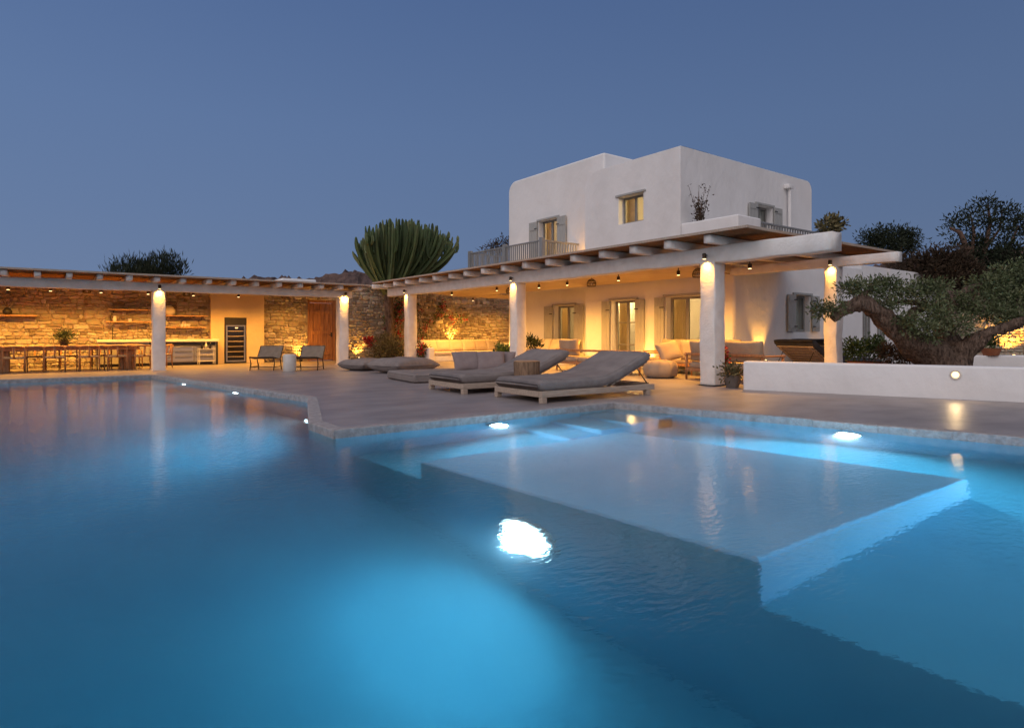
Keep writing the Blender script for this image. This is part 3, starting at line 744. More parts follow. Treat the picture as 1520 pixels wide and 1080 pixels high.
b = MB(); b.span((-9,24.45,-.03),(door_a[0]-9,24.95,3.02)); b.span((door_a[1]-9,24.45,-.03),(14.9,24.95,3.02)); b.span((11.75,24.452,3.0),(19,24.95,3.30)); b.span((14.9,24.45,-.03),(19,24.95,3.02)); b.span((door_a[0]-9,24.45,2.40),(door_a[1]-9,24.95,3.02))
b.build('wall_core','mortar',bw,world=True)
b = MB(); rubble(b,WO,WA,WN,27.9,3.28,[(-1,20.7,3.02,4),(door_a[0],door_a[1],-1,2.40),(pl_a[0]+.05,pl_a[1]-.05,-1,4)]); b.build('stonework','stone',bw,world=True)
b = MB(); b.soft((10.35,24.7,3.05),(2.7,.62,.07),.03); b.build('wall_cap','plaster',bw,True,world=True)
dr = MB(); x0, x1 = door_a[0]-9, door_a[1]-9
dr.span((x0,24.47,0),(x0+.10,24.6,2.40),.01); dr.span((x1-.10,24.47,0),(x1,24.6,2.40),.01); dr.span((x0+.1,24.47,2.29),(x1-.1,24.6,2.40),.01)
do = dr.build('door','door_wood',bw,world=True); do['label'] = 'plain brown plank door with a panelled top'
b = MB(); k = 6
for i in range(k): b.span((x0+.105+(x1-x0-.21)*i/k,24.52,.02),(x0+.100+(x1-x0-.21)*(i+1)/k,24.56+.003*(i%2),2.28),.006)
for z in (.30,1.12,1.92): b.span((x0+.11,24.495,z-.07),(x1-.11,24.519,z+.07),.008)
for xx in (x0+.11,x1-.22,(x0+x1)/2-.05): b.span((xx,24.492,.03),(xx+.11,24.518,2.27),.008)
b.build('door_leaf','door_wood',do,world=True)
b = MB(); b.tube([(x1-.17,24.49,1.02),(x1-.17,24.44,1.02),(x1-.29,24.435,1.02)],.012,8); b.span((x1-.20,24.485,.94),(x1-.14,24.4915,1.12)); b.build('handle','black',do,world=True)
pw = MB(); px0, px1 = pl_a[0]-9, pl_a[1]-9; fx0, fx1 = ony(333,24.25), ony(366,24.25)
FZ = 1.66
pw.span((px0,24.25,0),(fx0,24.55,2.70)); pw.span((fx1,24.25,0),(px1,24.55,2.70)); pw.span((fx0,24.25,FZ),(fx1,24.55,2.70)); pw.span((fx0,24.50,0),(fx1,24.551,FZ))
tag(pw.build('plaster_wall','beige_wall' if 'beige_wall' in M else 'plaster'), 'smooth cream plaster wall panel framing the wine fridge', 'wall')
# ------------------------------------------------------------------ lamps on the timber
def sconce(label, x, y, z, d, energy, group, wide=118):
    """little bracket spotlight on a beam, shining down the column below it; d points away from the beam"""
    t = thing('beam_spotlight', label, 'spotlight', (x,y,z), 0, group)
    d = Vector(d); p = d*.09
    b = MB(); b.lathe((p.x,p.y,0), [(.035,-.03),(.042,-.03),(.042,.07),(.03,.085)],14); b.tube([(p.x,p.y,.05),(0,0,.05)],.014,8); b.build('housing','bronze',t,True,angle=40)
    b = MB(); b.lathe((p.x,p.y,0), [(.033,-.034),(.033,-.026)],14); b.build('bulb','lamp_hot',t)
    lamp('SPOT',(x+p.x,y+p.y,z-.05),energy,t,WARM,dirn=(-d.x*.10,-d.y*.10,-1),angle=wide,blend=.75,radius=.03)
GS = 'spotlights on the beams above the columns'
E1 = 78
sconce('bronze spotlight on the beam above the near rough column of the house pergola', XP-.18,8.02,2.66,(-1,0,0),E1,GS)
sconce('bronze spotlight on the beam above the middle column of the house pergola', XP-.18,14.75,2.66,(-1,0,0),E1,GS)
sconce('bronze spotlight on the beam above the farthest column of the house pergola', XP-.18,21.55,2.66,(-1,0,0),E1,GS)
sconce('bronze spotlight above the column behind the olive tree', 14.43,7.15,2.68,(-1,-.3,0),E1,GS)
sconce('spotlight above the right end column of the long pavilion', 8.32,YP-.145,2.42,(.35,-1,0),E1*1.6,GS,172)
sconce('spotlight above the column at the end of the dining table', 2.68,YP-.145,2.42,(0,-1,0),E1,GS)
def downlight(label, x, y, z, energy, group, ztop):
    t = thing('ceiling_spotlight', label, 'spotlight', (x,y,z), 0, group)
    b = MB(); b.lathe((0,0,0), [(.03,-.045),(.045,-.045),(.045,.06),(.02,.07)],14); b.tube([(0,0,.06),(0,0,ztop-z)],.012,8); b.build('housing','bronze',t,True,angle=40)
    b = MB(); b.lathe((0,0,0), [(.036,-.052),(.036,-.040)],14); b.build('bulb','lamp_hot',t)
    lamp('SPOT',(x,y,z-.07),energy,t,WARM,dirn=(0,.05,-1),angle=158,blend=1.0,radius=.03)
def onz(px, py, X=None, Y=None): pass
ORD = ['first','second','third','fourth','fifth','sixth']
for i, px in enumerate((-60,12,75,150,220,287,354)):
    x = ony(px, 22.9)
    if i == 0: lab = 'ceiling spotlight under the pavilion beyond the left picture edge'
    else: lab = ORD[i-1]+' small ceiling spotlight from the left under the pavilion roof'
    downlight(lab, x, 22.9, 2.38, 360, 'ceiling spotlights under the pavilion', 2.57)
for i, px in enumerate((800,842,918,1007,1113)):
    y = onx(px, 12.95)
    downlight(ORD[i]+' small ceiling spotlight from the left under the house pergola', 12.95, y, 2.62, 520, 'ceiling spotlights under the house pergola', 2.80)
downlight('added unseen ceiling spotlight brightening the area by the brown door', ony(440,23.0), 23.0, 2.50, 380, 'ceiling spotlights under the pavilion', 2.57)  # extra lamp, out of view, put in to lift the dim door area
downlight('added unseen ceiling spotlight brightening the white masonry sofa', 12.95, 21.4, 2.66, 560, 'ceiling spotlights under the house pergola', 2.80)  # no lamp known here; added because the sofa came out unlit
downlight('added unseen ceiling spotlight brightening the white bench', 12.95, 18.3, 2.66, 520, 'ceiling spotlights under the house pergola', 2.80)  # added out of sight to warm the bench cushions
downlight('added unseen ceiling spotlight brightening the left part of the pergola stone wall', 15.0, 23.0, 2.56, 420, 'ceiling spotlights under the house pergola', 2.65)  # added fill for the stone wall behind the sofa, lamp itself unseen
downlight('added unseen ceiling spotlight brightening the right part of the pergola stone wall', 17.0, 23.0, 2.56, 420, 'ceiling spotlights under the house pergola', 2.65)  # second added fill for the same stone wall, also out of sight
def lantern(label, x, y, z, ztop, s=1.0):
    t = thing('pendant_lantern', label, 'lantern', (x,y,z), 0, 'dark woven lanterns hanging from the roofs')
    b = MB()
    for i in range(16):
        a = 2*math.pi*i/16
        b.tube([(math.cos(a+.25*k)*r*s, math.sin(a+.25*k)*r*s, h*s) for k,(r,h) in enumerate(((.045,.17),(.10,.13),(.135,.05),(.12,-.04)))],.006,5)
    for r,h in ((.045,.17),(.10,.13),(.135,.05),(.12,-.04)): b.tube([(math.cos(j*math.pi/10)*r*s, math.sin(j*math.pi/10)*r*s, h*s) for j in range(21)],.007,5)
    b.build('shade','bronze',t)
    b = MB(); b.tube([(0,0,.17*s),(0,0,ztop-z)],.006,6); b.build('cord','black',t)
    b = MB(); b.soft((0,0,.03),(.06,.06,.09),.029); b.build('bulb','ceramic',t,True)
lantern('dark woven lantern hanging left, beside the middle pergola column', 12.8,onx(757,12.8),2.50,2.9)
lantern('dark woven lantern hanging in front of the house doors', 12.8,onx(878,12.8),2.50,2.9)
lantern('dark woven lantern hanging just left of the near pergola column', 12.8,onx(1036,12.8),2.50,2.9)
lantern('dark woven lantern hanging above the dining table under the pavilion', ony(129,22.4),22.4,2.32,2.6,.8)
lantern('dark woven lantern hanging right of the pavilion column', ony(277,22.4),22.4,2.32,2.6,.8)
def uplight(label, x, y, z, d, energy, angle=100, off=.0, lens=True):
    t = thing('ground_uplight', label, 'uplight', (x,y,z), 0, 'uplights at the foot of the walls')
    b = MB(); b.lathe((0,0,0), [(.055,-.02),(.06,0),(.06,.07),(.045,.08)],14); b.build('housing','black',t,True,angle=40)
    b = MB(); b.lathe((0,0,0), [(.043,.078),(.03,.088)],14); b.build('bulb','lamp_hot',t)
    d = Vector(d); lamp('SPOT',(x+d.x*.02,y+d.y*.02,z+.11),energy*5.5,t,WARM,dirn=Vector((d.x*.22,d.y*.22,1)),angle=angle,blend=.8,radius=.03)
uplight('uplight glowing at the stone wall left of the brown door', ony(447,24.2),24.22,.02,(0,1,0),26)
uplight('uplight washing the stone wall behind the white sofa', ony(672,24.2),24.2,.60,(0,1,0),34)
uplight('uplight at the stone wall left of the far pergola column', ony(533,24.2),24.22,.02,(0,1,0),22)  # added lamp: this patch of light belongs to the nearby column spotlight
uplight('uplight at the far left corner of the house front', XL-.25,YE-.25,.02,(1,0,0),16,135)
uplight('uplight in the corner where the house front steps back', XL-.15,YM+.22,.02,(1,0,0),18,135)
uplight('uplight between the two glazed doors of the house', XF-.2,onx(965,XF),.02,(1,0,0),15,135)
uplight('uplight at the house corner behind the near pergola column', XF-.2,YC+.35,.02,(1,0,0),18,130)
uplight('uplight with a tall glow on the white side wall above the low wall', ony(1137,9.62),9.64,zat(536,ony(1137,9.62),9.62)-.05,(0,1,0),26,70)
uplight('uplight behind the dark loungers on the white side wall', ony(1222,9.62),9.64,.16,(0,1,0),16,80)

# ------------------------------------------------------------------ low white wall with a recessed lamp, garden behind it
W0, W1 = Vector(gp(1103,578)), Vector(gp(1520,597)); wd = (W1-W0).normalized(); wn = Vector((-wd.y,wd.x)); wn = -wn if wn.x > 0 else wn
LWL = 9.5; ang = math.atan2(wd.y, wd.x)
lw_ = thing('low_wall', 'long low smooth white wall beside the pool deck, in front of the olive tree', 'wall', (W0.x,W0.y,0))
b = MB(); mid = wd*LWL/2-wn*.16
b.soft((mid.x,mid.y,.245),(LWL,.32,.61),.035,Matrix.Rotation(ang,4,'Z')); b.build('wall_body','plaster',lw_,True,angle=40)
# lamp position along the wall under pixel column 1418
k = (1418-CX)/FPX
den = None
for q in range(4000):
    s = q*.0025; p = W0+wd*s; l = p.x*C_-p.y*S_; d = p.x*S_+p.y*C_
    if l/d >= k: break
LP = Vector((p.x,p.y,zat(556,p.x,p.y)))
t = thing('recessed_wall_lamp', 'round glowing lamp set into the low white wall', 'wall lamp', LP)
qm = Vector((wn.x,wn.y,0)).to_track_quat('Z','Y').to_matrix().to_4x4()
b = MB(); b.lathe((0,0,0),[(.085,-.01),(.085,.012),(.070,.018),(.066,.006)],24); b.v = [tuple(qm @ Vector(v)) for v in b.v]; b.build('ring','ceramic',t,True,angle=40)
b = MB(); b.lathe((0,0,0),[(.066,.002),(.05,.012),(.01,.016)],24); b.v = [tuple(qm @ Vector(v)*.9) for v in b.v]; b.build('lens','lamp_wall',t,True)
lamp('SPOT',LP+Vector((wn.x,wn.y,0))*.06,11,t,(1,.68,.32),dirn=(wn.x,wn.y,-.25),angle=160,blend=.8,radius=.05)
gd = MB(); 
P = [W0-wn*.1+wd*.05, W0-wn*.1+wd*LWL, Vector((34,-6)), Vector((34,6.2)), Vector((12.8,7.0))]
sheet(gd,[(a.x,a.y) for a in P][::-1],None,.05)
tag(gd.build('planting_bed','soil'), kind='structure')
rw_ = thing('stone_garden_wall', 'stone wall with a warm uplight at the right edge behind the olive tree', 'wall', (24,6,0))
Q0 = cam_pt(1412,HY,21.5); Q1 = cam_pt(1660,HY,20.0); qa = Vector((Q1.x-Q0.x,Q1.y-Q0.y)); QL = qa.length; qa.normalize(); qn = Vector((-qa.y,qa.x)); qn = -qn if qn.dot(Vector((Q0.x,Q0.y))) > 0 else qn
b = MB(); rubble(b,(Q0.x,Q0.y),qa,qn,QL,1.75); b.build('stonework','stone',rw_,world=True)
b = MB(); mp_ = (Vector((Q0.x,Q0.y))+Vector((Q1.x,Q1.y)))/2-qn*.2; b.box((mp_.x,mp_.y,.86),(QL,.396,1.74),Matrix.Rotation(math.atan2(qa.y,qa.x),4,'Z')); b.build('wall_core','mortar',rw_,world=True)
ul = cam_pt(1504,HY,20.6); uplight('uplight at the foot of the stone wall at the right edge', ul.x+qn.x*.05, ul.y+qn.y*.05, .30, (-qn.x,-qn.y,0), 60, 110)
lg = MB(); l0 = cam_pt(1432,HY,17.5); l1 = cam_pt(1640,HY,17.0); mm = (l0+l1)/2; la = l1-l0
lg.soft((0,0,.23),(la.length,.5,.5),.04,None); t = tag(lg.build('garden_ledge','plaster',None,True,angle=40),'low grey plastered ledge in front of the stone wall at the right edge','ledge'); t.location = (mm.x,mm.y,0); t.rotation_euler = (0,0,math.atan2(la.y,la.x))

# ------------------------------------------------------------------ small white house roof on the hill
rf = thing('outbuilding', 'low white outbuilding with a flat roof in front of the rocky hill', 'building', (0,31,0))
b = MB(); p0 = cam_pt(378,HY,31); 
b.soft((p0.x+2.9,p0.y+2.2,1.82),(3.6,4.0,3.80),.08); b.build('wall','plaster',rf,True,world=True,angle=40)
b = MB(); b.soft((p0.x+2.4,p0.y+1.9,3.79),(1.8,2.6,.30),.06); b.build('roof_curb','plaster',rf,True,world=True,angle=40)

# ------------------------------------------------------------------ dining group in the pavilion
t = thing('dining_table', 'long wooden dining table under the pavilion', 'table', (.25,22.45,0))
b = MB()
for i in range(5): b.span((-4.6,-.5+i*.2,.69),(2.2,-.302+i*.2,.738+.001*(i%2)),.006)
b.build('tabletop','table_wood',t)
b = MB(); b.span((-4.45,-.42,.60),(2.05,.42,.688),.004); b.build('apron','wood',t)
for x in (-4.2,-1.25,1.75):
    b = MB(); b.span((x-.20,-.28,0),(x+.20,.28,.60),.02); b.build('leg','wood',t)
def dining_chair(label, loc, rz):
    t = thing('dining_chair', label, 'chair', loc, rz, 'wooden chairs round the long dining table')
    for sx in (-1,1):
        b = MB(); b.tube([(sx*.25,.22,0),(sx*.245,.215,.44),(sx*.25,.20,.60)],[.014,.021,.017],8); b.build('leg','wood',t,True)
        b = MB(); b.tube([(sx*.25,-.22,0),(sx*.235,-.20,.43),(sx*.24,-.235,.64),(sx*.22,-.26,.72)],[.014,.021,.018,.015],8); b.build('leg','wood',t,True)
    b = MB()
    for sx in (-1,1): b.tube([(sx*.245,.205,.40),(sx*.238,-.20,.40)],.015,8); b.tube([(sx*.247,.21,.24),(sx*.238,-.20,.22)],.011,8)
    b.tube([(-.245,.205,.40),(.245,.205,.40)],.016,8); b.tube([(-.238,-.2,.40),(.238,-.2,.40)],.016,8); b.build('seat_frame','wood',t,True)
    b = MB(); b.soft((0,0,.425),(.50,.44,.035),.015); b.build('seat','woven',t,True,angle=40)
    b = MB(); pts = [(.285*math.sin(a), .03-.30*math.cos(a)-.0, .70+.02*math.cos(a)) for a in [R(-100+200*i/16) for i in range(17)]]
    b.tube(pts,[.014+.012*math.cos(R(-100+200*i/16))**2 for i in range(17)],8); b.build('back_rail','wood',t,True)
    b = MB(); b.tube([(0,-.205,.41),(0,-.235,.5),(0,-.268,.70)],[.03,.02,.03],8); b.build('back_splat','wood',t,True)
    return t
xs = [ony(p,21.9) for p in (22,81,131,172,212)]
dc = dining_chair('leftmost wooden chair on the pool side of the dining table', (xs[0],21.95,0), R(-4))
for i, lab in ((1,'second wooden chair from the left on the pool side of the dining table'),(2,'third wooden chair from the left, below the potted fern on the table'),(3,'fourth wooden chair from the left on the pool side of the dining table'),(4,'wooden chair partly behind the left white column')):
    dup(dc,(xs[i],21.93+rnd.uniform(-.04,.05),0),R(rnd.uniform(-9,7)),lab)
for i, px in enumerate((52,104,150,196)):
    dup(dc,(ony(px,23.05),23.1,0),R(180+rnd.uniform(-6,6)),ORD[i]+' wooden chair from the left on the kitchen side of the dining table')
dup(dc,(2.95,22.45,0),R(100),'wooden chair at the table head, right of the white column')
def leafpot(name, label, cat, loc, pot, blobs, n, leaf, size, w, potmat, group=None, stems=True, flowers=0, clump=.12):
    t = thing(name, label, cat, loc, 0, group)
    r, h = pot
    b = MB(); b.lathe((0,0,0),[(r*.72,0),(r*.95,h*.7),(r,h*.94),(r*1.04,h),(r*.9,h),(r*.86,h*.9),(.01,h*.88)],20); b.build('pot',potmat,t,True,angle=50)
    if stems:
        b = MB()
        for bl in blobs:
            for k in range(4):
                b.tube([(rnd.uniform(-.3,.3)*r,rnd.uniform(-.3,.3)*r,h*.85),(bl[0]*.5+rnd.uniform(-.3,.3)*bl[3],bl[1]*.5+rnd.uniform(-.3,.3)*bl[4],(h+bl[2])/2),(bl[0]+rnd.uniform(-.6,.6)*bl[3],bl[1]+rnd.uniform(-.6,.6)*bl[4],bl[2]+rnd.uniform(-.3,.7)*bl[5])],[.010,.008,.004],5)
        b.build('stem','twig',t)
    b = MB(); b.crown(blobs,n,size,w,clump,6,.3,.5); b.build('foliage',leaf,t)
    if flowers:
        b = MB(); b.crown(blobs,flowers,size*.9,w*1.6,clump*.8,8,.8,.3); b.build('blossom','flower',t)
    return t
x = ony(95,22.45); leafpot('potted_fern','bright green plant in a dark bowl on the dining table','potted plant',(x,22.45,.738),(.13,.14),[(0,0,.26,.26,.26,.13)],700,'green_leaf',.085,.022,'black')
# kitchen
YK = 23.75; kx0, kx1 = 1.31, 4.85
t = thing('kitchen_counter','long outdoor kitchen counter with pale top and grey drawers','kitchen counter',(kx1,YK,0))
b = MB(); b.span((kx0,YK-.03,.80),(kx1+.03,24.40,.885),.01); b.build('countertop','linen' if False else 'ceramic',t,world=True)
b = MB(); b.span((kx0+.02,YK+.04,.10),(kx1-.02,24.38,.798)); b.build('cabinet','grey_cab',t,world=True)
b = MB(); b.span((kx0+.04,YK+.09,.0),(kx1-.04,24.3,.099)); b.build('plinth','black',t,world=True)
for x in (kx0,kx1-.06):
    b = MB(); b.span((x,YK+.0,0),(x+.06,24.39,.798),.004); b.build('end_panel','black' if x > 3 else 'grey_cab',t,world=True)
b = MB(); b.span((2.75,YK+.030,.66),(4.76,YK+.0395,.78)); b.build('black_strip','black',t,world=True)  # flat black strip on the cabinet front, nothing hollowed out behind it
for i in range(3):
    for j in range(3):
        x0 = 2.78+i*.66; z0 = .13+j*.175
        b = MB(); b.span((x0,YK+.012,z0),(x0+.635,YK+.0385,z0+.16),.004); d = b.build('drawer','steel',t,world=True)
        b = MB(); b.span((x0+.06,YK-.004,z0+.128),(x0+.575,YK+.0115,z0+.142)); b.build('handle','black',d,world=True)
b = MB(); b.tube([(1.75,24.2,.886),(1.75,24.2,1.2),(1.75,24.12,1.27),(1.75,24.02,1.24),(1.75,24.0,1.18)],.013,8); b.build('faucet','black',t,True,world=True)
t = thing('bottle_cart','small white wire cart with bottles at the end of the counter','serving cart',(4.42,23.45,0))
b = MB()
for sx in (-.24,.24):
    for sy in (-.14,.14): b.tube([(sx,sy,.04),(sx,sy,.58)],.010,6)
for z in (.14,.36,.56):
    for sy in (-.14,.14): b.tube([(-.24,sy,z),(.24,sy,z)],.008,6)
    for i in range(9): b.tube([(-.24+i*.06,-.14,z),(-.24+i*.06,.14,z)],.004,5)
for sx in (-.24,.24):
    for z in (.14,.36,.56): b.tube([(sx,-.14,z),(sx,.14,z)],.008,6)
b.build('frame','ceramic',t)
for i in range(3):
    b = MB(); b.lathe((-.14+i*.13,.02,.565),[(.035,0),(.038,.12),(.014,.17),(.013,.23)],10); b.build('bottle','dark_glass' if i != 1 else 'ceramic',t,True)
t = thing('wine_fridge','tall black wine fridge with a glass door set into the plaster wall','fridge',((fx0+fx1)/2,24.25,0))
b = MB(); b.span((fx0+.01,24.235,.01),(fx1-.01,24.49,FZ-.01),.006); b.build('body','black',t,world=True)
b = MB(); z0, z1 = .06, FZ-.28; a0, a1 = fx0+.05, fx1-.05
b.span((a0,24.20,z0),(a0+.045,24.2345,z1)); b.span((a1-.045,24.20,z0),(a1,24.2345,z1)); b.span((a0+.045,24.20,z1-.045),(a1-.045,24.2345,z1)); b.span((a0+.045,24.20,z0),(a1-.045,24.2345,z0+.045))
fd = b.build('door','steel',t,world=True)
b = MB(); b.span((a0+.045,24.222,z0+.045),(a1-.045,24.2335,z1-.045)); b.build('glass','dark_glass',fd,world=True)
for i in range(6):
    b = MB(); zz = z0+.17+i*.185; b.span((a0+.05,24.216,zz),(a1-.05,24.2215,zz+.022)); b.build('rack','pale_wood',fd,world=True)
b = MB(); b.span((fx0+.36,24.228,z1-.11),(fx0+.45,24.2217,z1-.085)); b.build('display','lamp_on',fd,world=True)
def shelf(label, p0, p1, py):
    a, b_ = ony(p0,24.2), ony(p1,24.2); z = zat(py,(a+b_)/2,24.2)
    t = thing('wall_shelf',label,'shelf',((a+b_)/2,24.3,z),0,'floating wooden shelves on the stone wall')
    b = MB(); b.span((-(b_-a)/2,-.20,-.035),((b_-a)/2,.145,.0),.006); b.build('board','table_wood',t)
    for sx in (-.8,.8):
        b = MB(); q = sx*(b_-a)/2; b.span((q-.012,-.14,-.055),(q+.012,.14,-.036)); b.span((q-.012,.12,-.14),(q+.012,.14,-.055)); b.build('bracket','black',t)
    return (a+b_)/2, z
def vessel(name, label, cat, px, y, z, prof, m):
    o = MB().lathe((0,0,0),prof,16).build(name,m,None,True,angle=50); o.location = (ony(px,y),y,z); return tag(o,label,cat)
_, z = shelf('long wooden shelf with a dark vase at the far left', -60,55,467)
vessel('vase','dark round vase with bare twigs on the left shelf','vase',11,24.2,z,[(.05,0),(.11,.05),(.12,.12),(.06,.20),(.045,.22)],'black')
b = MB()
for i in range(9): b.tube([(0,0,.2),(rnd.uniform(-.1,.1),rnd.uniform(-.05,.05),.35),(rnd.uniform(-.22,.22),rnd.uniform(-.06,.06),rnd.uniform(.42,.62))],[.006,.005,.003],5)
o = b.build('twig_bunch','twig'); o.location = (ony(11,24.2),24.2,z); tag(o,'bare twigs standing in the dark vase','twigs')
_, z = shelf('upper wooden shelf left of the white column', 163,226,459)
_, z = shelf('lower wooden shelf left of the white column with bottle and bowls', 157,228,477)
vessel('bottle','slim dark bottle on the lower left shelf','bottle',166,24.2,z,[(.045,0),(.05,.14),(.02,.20),(.018,.27)],'bronze')
vessel('jug','cream jug beside the slim bottle on the lower left shelf','jug',170,24.2,z,[(.05,0),(.07,.06),(.05,.14),(.055,.18)],'ceramic')
vessel('cup','small pale cup in the middle of the lower left shelf','cup',193,24.2,z,[(.05,0),(.065,.09),(.058,.09),(.045,.02)],'ceramic')
for i in range(3): vessel('plate','flat pale plate in the stack on the lower left shelf','plate',215,24.2,z+i*.03,[(.08,0),(.15,.018),(.15,.024),(.08,.012)],'ceramic')['group'] = 'plates stacked on the lower left shelf'
_, z = shelf('upper wooden shelf right of the white column with the large jar', 240,308,468)
vessel('jar','large round cream jar on the upper right shelf','jar',251,24.2,z,[(.10,0),(.18,.08),(.19,.18),(.12,.28),(.07,.30),(.08,.33)],'linen')
_, z = shelf('lower wooden shelf right of the white column with glasses', 242,305,485)
for i, px in enumerate((270,275,280)): vessel('bowl',('left','middle','right')[i]+' small white bowl on the lower right shelf','bowl',px,24.2,z,[(.03,0),(.06,.05),(.065,.10),(.055,.10),(.02,.02)],'ceramic')
# ------------------------------------------------------------------ seats on the deck
def sling_chair(label, loc, rz):
    t = thing('sling_chair', label, 'lounge chair', loc, rz, 'low brown sling chairs on the deck')   # faces +x
    for sy in (-1,1):
        y = sy*.34
        b = MB(); b.tube([(.42,y,0),(.34,y,.20),(.44,y,.40)],.016,8); b.build('leg','bronze',t,True)
        b = MB(); b.tube([(-.30,y,0),(-.24,y,.18),(-.16,y,.33)],.016,8); b.build('leg','bronze',t,True)
        b = MB(); b.tube([(.48,y,.395),(.0,y,.33),(-.18,y,.33),(-.50,y,.70)],.017,8); b.tube([(.42,y,.10),(-.27,y,.10)],.012,8); b.build('side_rail','bronze',t,True)
    b = MB()
    def strip(p):
        vs = []; 
        for x,z in p: vs += [(x,-.33,z),(x,.33,z),(x-.004,.33,z-.014),(x-.004,-.33,z-.014)]
        n = len(p); fs = [(i*4+j,i*4+(j+1)%4,(i+1)*4+(j+1)%4,(i+1)*4+j) for i in range(n-1) for j in range(4)]
        b.add(vs,fs+[(0,3,2,1),(n*4-4,n*4-3,n*4-2,n*4-1)])
    strip([(.48,.405),(.35,.375),(.15,.345),(-.02,.335),(-.16,.345)]); b.build('seat','sling',t)
    b = MB(); strip([(-.17,.345),(-.26,.44),(-.38,.575),(-.49,.705)]); b.build('backrest','sling',t)
    b = MB(); b.tube([(.48,-.34,.395),(.48,.34,.395)],.015,8); b.tube([(-.5,-.34,.70),(-.5,.34,.70)],.015,8); b.tube([(.42,-.34,.10),(.42,.34,.10)],.011,8); b.build('cross_bar','bronze',t,True)
    return t
u, v = gp(398,549); sc = sling_chair('left low brown sling chair beside the stump stool', (u,v+.15,0), R(236))
u, v = gp(462,549); dup(sc,(u,v+.15,0),R(236),'right low brown sling chair in front of the wooden door')
u, v = gp(430,551); t = thing('stump_stool','pale round stump stool between the two sling chairs','stool',(u,v,0))
b = MB(); b.lathe((0,0,0),[(.165,0),(.185,.05),(.18,.25),(.185,.44),(.165,.49),(.02,.495)],28)
b.v = [(x*(1+.05*noise.noise(Vector((x*9,y*9,z*3)))),y*(1+.05*noise.noise(Vector((x*9,y*9+4,z*3)))),z) for x,y,z in b.v]; b.build('body','ceramic',t,True,angle=50)
def floor_cushion(name, label, cat, loc, rz, sx, sy, h, m='fabric', crown=.45):
    t = thing(name,label,cat,loc,rz)
    b = MB(); b.pillow(Matrix.Translation((0,0,h*.5)),sx,sy,h,16,crown); b.v = [(x,y,max(z,.0)+.03*noise.noise(Vector((x*2.5,y*2.5,3)))*(z > h*.4)) for x,y,z in b.v]; b.build('cover',m,t,True)
    b = MB(); q = [(sx*.5*c,sy*.5*s_) for c,s_ in ((-.96,-.96),(0,-1),(.96,-.96),(1,0),(.96,.96),(0,1),(-.96,.96),(-1,0),(-.96,-.96))]
    b.tube([(x*.995,y*.995,h*.5) for x,y in q],.012,6); b.build('piping',m,t,True)
    return t
u, v = gp(545,549); floor_cushion('floor_cushion','large flat taupe floor cushion lying alone at the left of the deck','floor cushion',(u,v+.1,0),R(20),1.25,1.1,.34)
floor_cushion('floor_cushion','large taupe floor cushion behind the low daybed mattress','floor cushion',(8.05,15.9,0),R(15),1.6,1.3,.42)
t = thing('low_tray_table','small white low table between the two floor cushions','side table',(7.95,17.15,0)); b = MB(); b.soft((0,0,.21),(.36,.36,.06),.02); b.build('top','ceramic',t,True,angle=40)
for sx in (-.13,.13):
    for sy in (-.13,.13):
        b = MB(); b.tube([(sx,sy,0),(sx,sy,.19)],.018,8); b.build('leg','ceramic',t,True)
t = thing('daybed_mattress','wide low taupe mattress lying on the deck with two pillows on it','mattress',(7.55,12.95,0),R(-6))
b = MB(); b.soft((0,0,.10),(2.1,1.75,.20),.07,k=4); b.v = [(x,y,z+.012*noise.noise(Vector((x*3,y*3,z)))*(z>.1)) for x,y,z in b.v]; b.build('cover','fabric',t,True)
b = MB()
for z in (.045,.165): b.tube([(-1.045,-.80,z),(-1.0,-.87,z),(1.0,-.87,z),(1.045,-.80,z),(1.045,.80,z),(1.0,.87,z),(-1.0,.87,z),(-1.045,.80,z),(-1.045,-.80,z)],.010,6)
b.build('piping','fabric',t,True)
for i, (px, yaw) in enumerate(((693,4),(729,-8))):
    d = 14.6; p = cam_pt(px,HY,d)
    m = rot('Z',yaw-22) @ rot('X',50)
    o = MB().pillow(m,.66,.56,.20,12).build('pillow','stripe',None,True); o.location = (p.x,p.y,.44)
    tag(o,('left' if i == 0 else 'right')+' mauve grey pillow leaning on the low daybed mattress','pillow')
p = cam_pt(748,HY,14.9); o = MB().pillow(rot('Z',-75) @ rot('X',64),.56,.5,.18,12).build('pillow','stripe',None,True); o.location = (p.x,p.y,.43); tag(o,'narrow edge on pillow behind the two mauve pillows','pillow')
